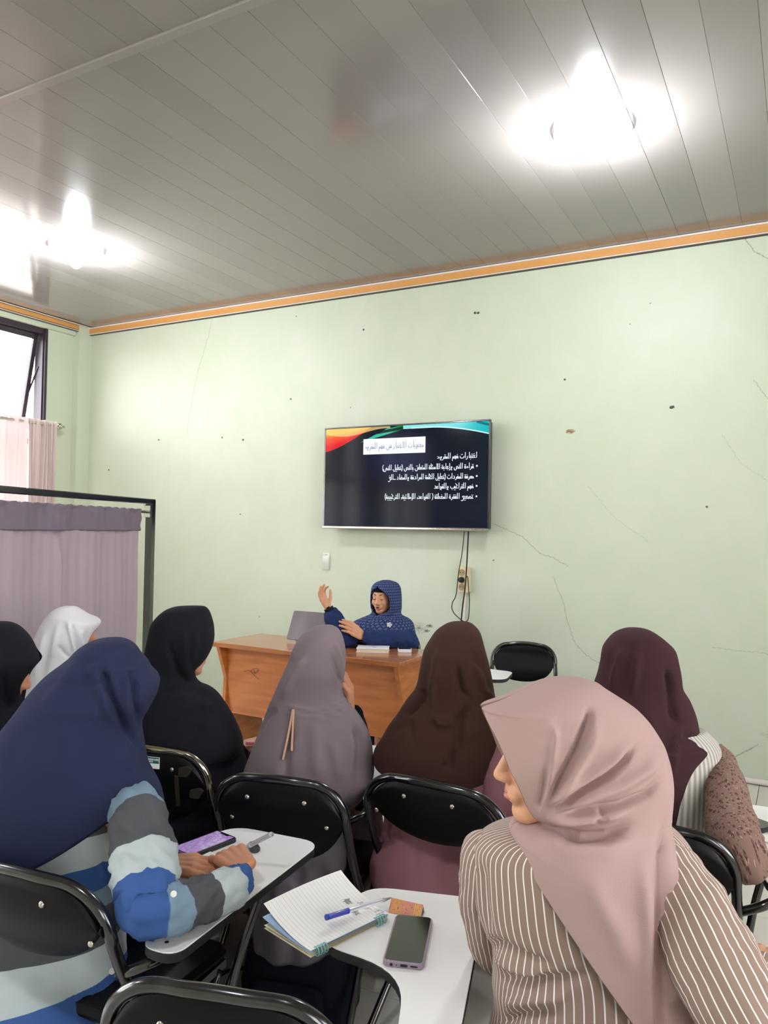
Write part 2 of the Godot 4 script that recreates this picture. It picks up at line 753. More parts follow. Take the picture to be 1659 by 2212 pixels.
# palm, four fingers of two bends and a thumb. back: out of the back of the hand; side +1 or -1 tells on which side the thumb is
func hand_ops(wrist: Vector3, fwd: Vector3, back: Vector3, side: float, curl: Array, thumb_in := 0.3, s := 1.0, spread := 0.06) -> Array:
	fwd = fwd.normalized()
	back = (back - fwd * back.dot(fwd)).normalized()
	var r := fwd.cross(back).normalized() * side
	var L := []
	var along := [0.086, 0.09, 0.085, 0.075]
	var across := [0.029, 0.01, -0.01, -0.029]
	var lens := [[0.042, 0.025, 0.02], [0.046, 0.029, 0.022], [0.043, 0.027, 0.021], [0.034, 0.02, 0.018]]
	for k in 4:
		var kn: Vector3 = wrist + (fwd * along[k] + r * across[k]) * s
		L.append([wrist + (fwd * 0.012 + r * across[k] * 0.62) * s, kn, 0.0145 * s, 0.0115 * s])
		var p := kn
		var ang := 0.0
		var f2 := (fwd + r * (1.5 - k) * spread).normalized()
		for g in 3:
			ang += curl[k] * [0.8, 1.0, 0.7][g]
			var q: Vector3 = p + (f2 * cos(ang) - back * sin(ang)) * lens[k][g] * s
			var r0: float = [0.0098, 0.0088, 0.008][g] * (0.88 if k == 3 else 1.0) * s
			L.append([p, q, r0, r0 * 0.9])
			p = q
	var t0 := wrist + (fwd * 0.022 + r * 0.02 - back * 0.004) * s
	var d := (fwd * 0.62 + r * (0.78 - thumb_in) - back * (0.15 + thumb_in)).normalized()
	var t1 := t0 + d * 0.043 * s
	var d2 := (d + fwd * 0.35 - r * thumb_in * 0.8).normalized()
	var t2 := t1 + d2 * 0.032 * s
	L.append([t0, t1, 0.016 * s, 0.012 * s])
	L.append([t1, t2, 0.0115 * s, 0.0105 * s])
	L.append([t2, t2 + (d2 + fwd * 0.2).normalized() * 0.026 * s, 0.0102 * s, 0.0085 * s])
	return L

# seated body under the clothes. arms: [shoulder, elbow, wrist] each
func body_ops(head: Transform3D, hip: Vector3, fwd: Vector3, arms: Array, knee_drop := 0.0) -> Array:
	var r := fwd.cross(Vector3.UP)
	var neck := head * Vector3(0, -0.17, 0.005)
	var chest := neck.lerp(hip, 0.34)
	var L := [[neck, chest, 0.046, 0.055], [chest, neck.lerp(hip, 0.7), 0.06, 0.075], [neck.lerp(hip, 0.7), hip, 0.08, 0.1]]
	for s in [-1.0, 1.0]:
		var k: Vector3 = hip + fwd * 0.33 + r * 0.08 * s + Vector3(0, -0.03 + knee_drop, 0)
		var foot := Vector3(k.x, 0.06, k.z) + fwd * 0.03
		L.append([hip + r * 0.08 * s, k, 0.085, 0.06])
		L.append([k, foot, 0.056, 0.038])
		L.append([foot, foot + fwd * 0.14 + Vector3(0, -0.022, 0), 0.034, 0.028])
	for a in arms:
		L.append([chest.lerp(neck, 0.6), a[0], 0.045, 0.04])
		L.append([a[0], a[1], 0.04, 0.034])
		L.append([a[1], a[2], 0.036, 0.025])
	return L

func aim(origin: Vector3, fwd: Vector3, up := Vector3.UP) -> Transform3D:
	return Transform3D(Basis.looking_at(fwd, up), origin)

func dir(deg_right: float, up := 0.0) -> Vector3:   # 0 looks away from the viewer, 90 to the viewer's right
	var a := deg_to_rad(deg_right)
	return (e_away * cos(a) + e_right * sin(a) + Vector3(0, up, 0)).normalized()

# ================================================================ scene
func _ready() -> void:
	e_right = cam_t.basis.x
	e_right = Vector3(e_right.x, 0, e_right.z).normalized()
	e_away = Vector3.UP.cross(e_right).normalized()
	var cam := Camera3D.new()
	cam.name = "camera"
	cam.transform = cam_t
	cam.fov = rad_to_deg(2.0 * atan(1106.0 / FOCAL))
	cam.near = 0.05
	cam.current = true
	add_child(cam)
	var sky := ProceduralSkyMaterial.new()
	sky.sky_top_color = Color(0.9, 0.91, 0.95)
	sky.sky_horizon_color = Color(1.0, 0.985, 0.975)
	sky.ground_horizon_color = Color(0.82, 0.8, 0.8)
	sky.ground_bottom_color = Color(0.6, 0.58, 0.56)
	sky.sun_angle_max = 0.0
	var env := Environment.new()
	env.background_mode = Environment.BG_SKY
	env.sky = Sky.new()
	env.sky.sky_material = sky
	env.background_energy_multiplier = 20.0
	env.tonemap_mode = Environment.TONE_MAPPER_LINEAR
	env.tonemap_exposure = 0.82
	env.sdfgi_enabled = true
	env.ssao_enabled = true
	env.ssil_enabled = true
	var we := WorldEnvironment.new()
	we.name = "world_environment"
	we.environment = env
	add_child(we)
	materials()
	room()
	ceiling_and_floor()
	wall_things()
	screen_on_wall()
	privacy_screen()
	desk_and_things()
	chairs()
	tablets_and_things()
	people()

const LAMP_ENERGY := 2.2
const LAMP_GLOW := 9.0

func materials() -> void:
	M.weave = noise_tex(0.09, 3, 256, true, null, 3.0, 5)
	M.wall_green = mat(rgb(200, 208, 185), 0.55)
	M.wall_green.normal_enabled = true
	M.wall_green.normal_texture = noise_tex(0.02, 4, 512, true, null, 2.0, 8)
	M.wall_green.normal_scale = 0.25
	M.wall_green.uv1_triplanar = true
	M.wall_green.uv1_world_triplanar = true
	M.wall_green.uv1_scale = Vector3.ONE * 1.5
	M.trim_wood = mat(rgb(208, 150, 84), 0.5)
	M.trim_white = mat(rgb(225, 216, 208), 0.5)
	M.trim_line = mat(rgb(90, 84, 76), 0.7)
	M.pvc = []
	for i in 4:
		var g: int = 146 - 5 * [0, 1, 2, 1][i]
		var m := mat(rgb(g, g - 7, g - 11), 0.13, 0.0, 0.55)
		m.normal_enabled = true
		m.normal_texture = noise_tex(0.004, 2, 256, true, null, 1.2, 20 + i)
		m.normal_scale = 0.05
		m.uv1_triplanar = true
		m.uv1_scale = Vector3.ONE * 0.8
		M.pvc.append(m)
	M.tile = []
	for i in 3:
		M.tile.append(mat(rgb(214 - 3 * i, 208 - 3 * i, 198 - 4 * i), 0.22))
	M.grout = mat(rgb(150, 142, 130), 0.8)
	M.black_paint = mat(rgb(13, 13, 15), 0.2, 0.0, 0.6)
	M.black_paint.clearcoat_enabled = true
	M.black_paint.clearcoat = 0.5
	M.black_paint.clearcoat_roughness = 0.12
	M.black_vinyl = mat(rgb(9, 9, 11), 0.42, 0.0, 0.3)
	M.black_matte = mat(rgb(20, 19, 20), 0.6)
	M.chrome = mat(rgb(205, 200, 190), 0.18, 1.0)
	M.dark_chrome = mat(rgb(120, 112, 98), 0.22, 1.0)
	M.hoop_metal = mat(rgb(165, 158, 142), 0.14, 1.0)
	M.bracket = mat(rgb(84, 78, 68), 0.35, 0.8)
	M.rivet = mat(rgb(200, 190, 175), 0.3, 1.0)
	M.laminate = mat(rgb(238, 236, 232), 0.32)
	M.rubber = mat(rgb(45, 44, 48), 0.7)
	M.frame_brown = mat(rgb(52, 42, 52), 0.4)
	M.paper = mat(rgb(238, 236, 230), 0.85)
	M.white_plastic = mat(rgb(225, 222, 212), 0.4)
	M.cream_plastic = mat(rgb(226, 208, 170), 0.45)
	M.grey_metal = mat(rgb(128, 120, 122), 0.35, 0.7)
	var wood := ramp([[0.0, rgb(164, 92, 40)], [0.4, rgb(178, 104, 48)], [0.6, rgb(186, 112, 54)], [1.0, rgb(198, 124, 64)]])
	M.wood = mat(Color.WHITE, 0.3)
	M.wood.albedo_texture = noise_tex(0.012, 5, 512, false, wood, 4.0, 31)
	M.wood.uv1_triplanar = true
	M.wood.uv1_scale = Vector3(0.35, 2.6, 0.9)
	var top := ramp([[0.0, rgb(150, 92, 52)], [0.5, rgb(168, 106, 62)], [1.0, rgb(184, 122, 76)]])
	M.wood_top = mat(Color.WHITE, 0.16)
	M.wood_top.albedo_texture = noise_tex(0.012, 5, 512, false, top, 4.0, 37)
	M.wood_top.uv1_triplanar = true
	M.wood_top.uv1_scale = Vector3(0.35, 1.0, 2.6)
	M.skin = mat(rgb(196, 138, 104), 0.55, 0.0, 0.4)
	M.skin.subsurf_scatter_enabled = true
	M.skin.subsurf_scatter_strength = 0.12
	M.skin_pale = mat(rgb(212, 158, 124), 0.5, 0.0, 0.4)
	M.skin_pale.subsurf_scatter_enabled = true
	M.skin_pale.subsurf_scatter_strength = 0.12
	M.lip = mat(rgb(184, 112, 98), 0.45)
	M.dark_hair = mat(rgb(24, 20, 20), 0.7)
	M.glass = mat(Color(1, 1, 1, 0.08), 0.02)
	M.glass.transparency = BaseMaterial3D.TRANSPARENCY_ALPHA
	M.screen_glass = mat(rgb(22, 24, 22), 0.12, 0.0, 0.95)

# front wall print: even paint with soft blotches, hairline cracks, holes and scuffs
func wall_texture() -> ImageTexture:
	var w := 2048
	var h := 1024
	var nz := FastNoiseLite.new()
	nz.seed = 12
	nz.frequency = 0.012
	nz.fractal_octaves = 4
	var im := Image.create(256, 128, false, Image.FORMAT_RGB8)
	for y in 128:
		for x in 256:
			var g := nz.get_noise_2d(x * 3.0, y * 3.0) * 0.5 + nz.get_noise_2d(x * 14.0 + 900, y * 9.0) * 0.25
			im.set_pixel(x, y, Color(0.787 + g * 0.035, 0.816 + g * 0.02, 0.728 + g * 0.05))
	im.resize(w, h, Image.INTERPOLATE_CUBIC)
	var rng := RandomNumberGenerator.new()
	rng.seed = 77
	# cracks: the points were read off the photograph and stand on the wall plane
	var put := func(p: Vector2, c: Color, k: float):
		var xi := int(p.x)
		var yi := int(p.y)
		if xi >= 0 and yi >= 0 and xi < w and yi < h:
			im.set_pixel(xi, yi, im.get_pixel(xi, yi).lerp(c, k))
	var wall_uv := func(x: float, y: float) -> Vector2:
		var p := on_z(x, y, WALL_Z)
		return Vector2((p.x - WALL_X) / 7.0 * w, (ROOM_H - p.y) / 3.5 * h)
	var cracks := [[[1603, 512, 1616, 524, 1628, 541, 1640, 549, 1659, 559, 1700, 575], 0.75], [[458, 690, 452, 720, 440, 760, 428, 800, 418, 850, 412, 880, 404, 930], 0.4],
		[[1062, 1130, 1095, 1144, 1130, 1160, 1150, 1180, 1165, 1195, 1195, 1205, 1228, 1224], 0.5], [[1195, 1245, 1206, 1275, 1217, 1300, 1225, 1340, 1240, 1385, 1262, 1412, 1292, 1432, 1340, 1450], 0.42],
		[[1628, 820, 1642, 840, 1659, 862, 1700, 900], 0.4], [[1540, 1398, 1580, 1404, 1659, 1412], 0.25], [[1270, 1050, 1320, 1110, 1330, 1120, 1400, 1170], 0.15], [[1560, 940, 1600, 1000, 1659, 1040], 0.15]]
	for c in cracks:
		var line: Array = c[0]
		for s in line.size() / 2 - 1:
			var a: Vector2 = wall_uv.call(line[s * 2], line[s * 2 + 1])
			var b: Vector2 = wall_uv.call(line[s * 2 + 2], line[s * 2 + 3])
			var steps := int(a.distance_to(b) * 2.0) + 1
			for t in steps:
				var p := a.lerp(b, t / float(steps)) + Vector2(nz.get_noise_2d(t * 5.0, s * 40.0), nz.get_noise_2d(t * 5.0 + 500.0, s * 40.0)) * 2.5
				put.call(p, rgb(92, 98, 84), c[1] * 0.6)
	# dents, nail holes and scuffs: [x, y, radius, colour, strength]
	for d in [[1026, 676, 3.5], [1033, 676, 3.5], [785, 712, 3], [628, 862, 2.5], [1220, 820, 2.5], [1450, 880, 4], [1454, 879, 3], [343, 950, 3], [480, 945, 2.5], [525, 950, 3.5], [235, 1015, 3], [640, 683, 1.6], [519, 1111, 1.6], [1527, 1095, 2], [1066, 1210, 1.5], [757, 880, 1.4], [1190, 1412, 1.6], [560, 1332, 1.4], [1405, 655, 1.2], [1361, 700, 1.2]]:
		var c: Vector2 = wall_uv.call(d[0], d[1])
		for t in int(d[2] * d[2] * 9.0):
			var r: float = d[2] * 1.1 * sqrt(rng.randf()) * 0.6
			var a := rng.randf() * TAU
			put.call(c + Vector2(cos(a) * r * 1.2, sin(a) * r), rgb(58, 56, 44), 0.7)
	for d in [[1232, 932, 9.0, rgb(132, 100, 66), 0.75, 300], [905, 1357, 26.0, rgb(90, 96, 88), 0.2, 900], [928, 1352, 8.0, rgb(60, 66, 60), 0.45, 160], [922, 1363, 7.0, rgb(60, 66, 60), 0.4, 120]]:
		var c: Vector2 = wall_uv.call(d[0], d[1])
		for t in d[5]:
			var r: float = d[2] * 0.7 * rng.randf()
			var a := rng.randf() * TAU
			put.call(c + Vector2(cos(a) * r * 1.5, sin(a) * r * 0.7), d[3], d[4])
	for k in 6:
		var a: Vector2 = wall_uv.call(1580 + k * 8, 1640 - k * 4)
		for t in 60:
			put.call(a + Vector2(t * 0.22, -t * 0.2), rgb(120, 126, 112), 0.35 * rng.randf())
	for k in 3:
		var a: Vector2 = wall_uv.call(1640, 1582 + k * 3)
		for t in 70:
			put.call(a + Vector2(t * 0.5, t * 0.03), rgb(130, 136, 120), 0.3 * rng.randf())
	return ImageTexture.create_from_image(im)

func room() -> void:
	# front wall: one slab whose face carries the print
	var mb := MB.new()
	mb.box(Vector3((WALL_X + RIGHT_X) / 2.0, ROOM_H / 2.0, WALL_Z - 0.1), Vector3(RIGHT_X - WALL_X + 0.4, ROOM_H + 0.2, 0.198), 0.0)
	struct("wall_front", mb, M.wall_green)
	var face := MB.new()
	var rows := []
	var uvs := []
	for i in 2:
		var r := PackedVector3Array()
		var u := PackedVector2Array()
		for j in 2:
			var x := WALL_X if j == 0 else RIGHT_X
			var y := ROOM_H if i == 0 else 0.0
			r.append(Vector3(x, y, WALL_Z))
			u.append(Vector2((x - WALL_X) / 7.0, (ROOM_H - y) / 3.5))
		rows.append(r)
		uvs.append(u)
	face.grid(rows, false, 1, 1, uvs)
	var pm := mat(Color.WHITE, 0.5)
	pm.albedo_texture = wall_texture()
	pm.normal_enabled = true
	pm.normal_texture = M.wall_green.normal_texture
	pm.normal_scale = 0.2
	part("paint_face", face, pm, get_node("wall_front"))
	# left wall with its window openings: piers, sill strip and lintel
	var openings := [[-4.79, -2.39], [-1.7, 0.7], [1.2, 3.2]]
	mb = MB.new()
	var sill := 0.95
	var head := 3.316
	var z := WALL_Z - 0.2
	for o in openings:
		mb.box(Vector3(WALL_X - 0.1, ROOM_H / 2.0, (z + o[0]) / 2.0), Vector3(0.2, ROOM_H + 0.2, o[0] - z), 0.0)
		mb.box(Vector3(WALL_X - 0.1, sill / 2.0, (o[0] + o[1]) / 2.0), Vector3(0.2, sill, o[1] - o[0]), 0.0)
		mb.box(Vector3(WALL_X - 0.1, (head + ROOM_H + 0.1) / 2.0, (o[0] + o[1]) / 2.0), Vector3(0.2, ROOM_H + 0.1 - head, o[1] - o[0]), 0.0)
		z = o[1]
	mb.box(Vector3(WALL_X - 0.1, ROOM_H / 2.0, (z + BACK_Z + 0.2) / 2.0), Vector3(0.2, ROOM_H + 0.2, BACK_Z + 0.2 - z), 0.0)
	# lintel beam and corner post stand a little proud of the wall
	mb.box(Vector3(WALL_X + 0.02, 3.345, (WALL_Z + 0.16 + BACK_Z) / 2.0), Vector3(0.05, 0.06, BACK_Z - WALL_Z - 0.16), 0.003)
	mb.box(Vector3(WALL_X + 0.035, ROOM_H / 2.0, WALL_Z + 0.07), Vector3(0.09, ROOM_H, 0.16), 0.008)
	struct("wall_left", mb, M.wall_green)
	mb = MB.new()
	mb.box(Vector3((WALL_X + RIGHT_X) / 2.0, ROOM_H / 2.0, BACK_Z + 0.1), Vector3(RIGHT_X - WALL_X + 0.4, ROOM_H + 0.2, 0.2), 0.0)
	struct("wall_back", mb, M.wall_green)
	# right wall, also with windows
	mb = MB.new()
	z = WALL_Z - 0.2
	var ro := [[-2.6, -0.6], [0.6, 2.6]]
	for o in ro:
		mb.box(Vector3(RIGHT_X + 0.1, ROOM_H / 2.0, (z + o[0]) / 2.0), Vector3(0.2, ROOM_H + 0.2, o[0] - z), 0.0)
		mb.box(Vector3(RIGHT_X + 0.1, 0.5, (o[0] + o[1]) / 2.0), Vector3(0.2, 1.0, o[1] - o[0]), 0.0)
		mb.box(Vector3(RIGHT_X + 0.1, (2.9 + ROOM_H + 0.1) / 2.0, (o[0] + o[1]) / 2.0), Vector3(0.2, ROOM_H + 0.1 - 2.9, o[1] - o[0]), 0.0)
		z = o[1]
	mb.box(Vector3(RIGHT_X + 0.1, ROOM_H / 2.0, (z + BACK_Z + 0.2) / 2.0), Vector3(0.2, ROOM_H + 0.2, BACK_Z + 0.2 - z), 0.0)
	struct("wall_right", mb, M.wall_green)
	var num := 1
	for o in openings:
		window("window_%d" % num, WALL_X - 0.06, o[0], o[1], sill, head, 3, -1.0)
		num += 1
	for o in ro:
		window("window_%d" % num, RIGHT_X + 0.06, o[0], o[1], 1.0, 2.9, 2, 1.0)
		num += 1
	# cornice along the front and the left wall, flat skirting along the front
	for t in [["trim_1", true], ["trim_2", false]]:
		var at_front: bool = t[1]
		var o := Node3D.new()
		o.name = t[0]
		o.set_meta("kind", "structure")
		add_child(o)
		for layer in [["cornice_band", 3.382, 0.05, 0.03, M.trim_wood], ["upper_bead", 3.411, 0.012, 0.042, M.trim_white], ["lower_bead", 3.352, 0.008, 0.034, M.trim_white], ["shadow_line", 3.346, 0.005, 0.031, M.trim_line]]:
			var b := MB.new()
			if at_front:
				b.box(Vector3((WALL_X + RIGHT_X) / 2.0, layer[1], WALL_Z + layer[3] / 2.0), Vector3(RIGHT_X - WALL_X, layer[2], layer[3]), 0.002)
			else:
				b.box(Vector3(WALL_X + 0.045 + layer[3] / 2.0, layer[1] + 0.01, (WALL_Z + BACK_Z) / 2.0), Vector3(layer[3], layer[2] * 0.8, BACK_Z - WALL_Z), 0.002)
			part(layer[0], b, layer[4], o)
	mb = MB.new()
	mb.tube(PackedVector3Array([Vector3(WALL_X + 0.1, 0.02, WALL_Z + 0.02), Vector3(RIGHT_X, 0.02, WALL_Z + 0.02)]), 0.018, 8)
	struct("baseboard_front", mb, M.trim_white)

# brown metal window: outer frame, mullions, transom, fixed lower panes and awning sashes that stand open
func window(called: String, x: float, z0: float, z1: float, y0: float, y1: float, bays: int, out: float) -> void:
	var o := Node3D.new()
	o.name = called
	o.set_meta("kind", "structure")
	add_child(o)
	var w := 0.05
	for y in [y1 - w / 2, y0 + w / 2, y0 + (y1 - y0) * 0.55]:
		var f := MB.new()
		f.box(Vector3(x, y, (z0 + z1) / 2), Vector3(0.1, w, z1 - z0), 0.004)
		part("frame_rail", f, M.frame_brown, o)
	for i in bays + 1:
		var z := lerpf(z0 + w / 2, z1 - w / 2, i / float(bays))
		var f := MB.new()
		f.box(Vector3(x, (y0 + y1) / 2, z), Vector3(0.104, y1 - y0, w), 0.004)
		f.box(Vector3(x - out * 0.06, (y0 + y1) / 2, z), Vector3(0.024, y1 - y0, w * 0.5), 0.003)
		part("frame_post", f, M.frame_brown, o)
	var ym := y0 + (y1 - y0) * 0.55
	for i in bays:
		var a := lerpf(z0 + w / 2, z1 - w / 2, i / float(bays)) + w / 2
		var b := lerpf(z0 + w / 2, z1 - w / 2, (i + 1) / float(bays)) - w / 2
		var g := MB.new()
		g.box(Vector3(x, (y0 + ym) / 2, (a + b) / 2), Vector3(0.006, ym - y0 - w, b - a), 0.0)
		part("pane", g, M.glass, o)
		var h := y1 - ym - w * 1.2
		var tilt := Transform3D(Basis(Vector3(0, 0, 1), out * deg_to_rad(11.0)), Vector3(x + out * 0.02, y1 - w, (a + b) / 2))
		var s := MB.new()
		var half := (b - a) / 2 - 0.006
		for c in [[0.0, 0.0, 2.0 * half, 0.05], [0.0, -h, 2.0 * half, 0.04]]:
			s.box(tilt * Vector3(0, c[1] - (0.025 if c[1] == 0.0 else -0.02), 0), Vector3(0.03, c[3], c[2]), 0.003, tilt.basis)
		for sg in [-1.0, 1.0]:
			s.box(tilt * Vector3(0, -h / 2, sg * (half - 0.02)), Vector3(0.03, h, 0.04), 0.003, tilt.basis)
			s.bar(tilt * Vector3(0, -h * 0.55, sg * half), Vector3(x, y1 - w - h * 0.3, (a + b) / 2 + sg * (half + 0.004)), 0.01, 0.012)
		var sash := part("sash", s, M.frame_brown, o)
		var p := MB.new()
		p.box(tilt * Vector3(0, -h / 2, 0), Vector3(0.006, h - 0.06, 2 * half - 0.06), 0.0, tilt.basis)
		part("pane", p, M.glass, sash)

func ceiling_and_floor() -> void:
	# ceiling slab above, panels below it
	var mb := MB.new()
	mb.box(Vector3((WALL_X + RIGHT_X) / 2, ROOM_H + 0.13, (WALL_Z + BACK_Z) / 2), Vector3(RIGHT_X - WALL_X + 0.4, 0.2, BACK_Z - WALL_Z + 0.4), 0.0)
	var c := struct("ceiling", mb, M.pvc[0])
	var pw := 0.1858
	var runs := [[WALL_Z, -2.2], [-2.18, 0.84], [0.86, BACK_Z]]
	var meshes := []
	for r in runs:
		var p := MB.new()
		var len: float = r[1] - r[0]
		p.prism(PackedVector2Array([Vector2(-pw / 2 + 0.0003, -len / 2), Vector2(pw / 2 - 0.0003, -len / 2), Vector2(pw / 2 - 0.0003, len / 2), Vector2(-pw / 2 + 0.0003, len / 2)]), 0.0, 0.012, 0.0011)
		meshes.append(p.mesh())
	var rng := RandomNumberGenerator.new()
	rng.seed = 4
	for k in 48:
		var x := -0.153 + pw / 2 + (k - 33) * pw
		if x < WALL_X + pw / 2 or x > RIGHT_X - 0.05:
			continue
		for i in 3:
			var o := MeshInstance3D.new()
			o.name = "ceiling_panel"
			o.mesh = meshes[i]
			o.material_override = M.pvc[rng.randi() % 4]
			o.position = Vector3(x, ROOM_H + rng.randf() * 0.0008, (runs[i][0] + runs[i][1]) / 2)
			o.rotation.z = rng.randf_range(-0.004, 0.004)
			c.add_child(o, true)
	for z in [-2.19, 0.85]:
		var s := MB.new()
		s.box(Vector3((WALL_X + RIGHT_X) / 2, ROOM_H - 0.002, z), Vector3(RIGHT_X - WALL_X, 0.012, 0.045), 0.003)
		var o := part("joint_strip", s, M.pvc[0], c)
		o.set_meta("label", "joint strip across the ceiling panels")
	mb = MB.new()
	mb.box(Vector3((WALL_X + RIGHT_X) / 2, -0.11, (WALL_Z + BACK_Z) / 2), Vector3(RIGHT_X - WALL_X + 0.4, 0.2, BACK_Z - WALL_Z + 0.4), 0.0)
	var f := struct("floor", mb, M.grout)
	var ts := 0.6
	var t := MB.new()
	t.prism(PackedVector2Array([Vector2(-ts / 2 + 0.0015, -ts / 2 + 0.0015), Vector2(ts / 2 - 0.0015, -ts / 2 + 0.0015), Vector2(ts / 2 - 0.0015, ts / 2 - 0.0015), Vector2(-ts / 2 + 0.0015, ts / 2 - 0.0015)]), -0.01, 0.0, 0.001)
	var tm := t.mesh()
	for ix in 15:
		for iz in 15:
			var x := WALL_X + ts / 2 + ix * ts
			var z := WALL_Z + ts / 2 + iz * ts
			var o := MeshInstance3D.new()
			o.name = "floor_tile"
			o.mesh = tm
			o.material_override = M.tile[rng.randi() % 3]
			o.position = Vector3(x, 0, z)
			f.add_child(o, true)
	# round ceiling lamps: base plate, opal dish and its light
	var glow := mat(Color.WHITE, 0.4)
	glow.emission_enabled = true
	glow.emission = Color(0.96, 0.97, 1.0)
	glow.emission_energy_multiplier = LAMP_GLOW
	for l in [[-0.885, -3.616, "glowing white ceiling lamp right of the wall screen, nearer the camera"], [-4.446, -3.627, "glowing white ceiling lamp near the window corner"], [-0.885, 0.3, "glowing white ceiling lamp behind the camera, right row"], [-4.446, 0.3, "glowing white ceiling lamp behind the camera, left row"]]:
		var o := thing("ceiling_lamp", l[2], "lamp", Vector3(l[0], ROOM_H - 0.006, l[1]))
		var b := MB.new()
		b.lathe(PackedVector2Array([Vector2(0, 0.004), Vector2(0.13, 0.004), Vector2(0.135, 0.0), Vector2(0.13, -0.004), Vector2(0, -0.004)]), 28)
		part("base_plate", b, M.white_plastic, o)
		var d := MB.new()
		d.lathe(PackedVector2Array([Vector2(0.14, 0.0), Vector2(0.17, -0.006), Vector2(0.18, -0.018), Vector2(0.165, -0.034), Vector2(0.12, -0.05), Vector2(0.075, -0.066), Vector2(0.05, -0.09), Vector2(0.036, -0.12), Vector2(0.018, -0.135), Vector2(0.0, -0.138)]), 36)
		part("opal_shade", d, glow, o)
		var light := OmniLight3D.new()
		light.name = "lamp_light"
		light.position = Vector3(0, -0.19, 0)
		light.light_energy = LAMP_ENERGY
		light.light_color = Color(0.95, 0.97, 1.0)
		light.light_size = 0.07
		light.omni_range = 12.0
		light.omni_attenuation = 2.0
		light.shadow_enabled = true
		o.add_child(light)

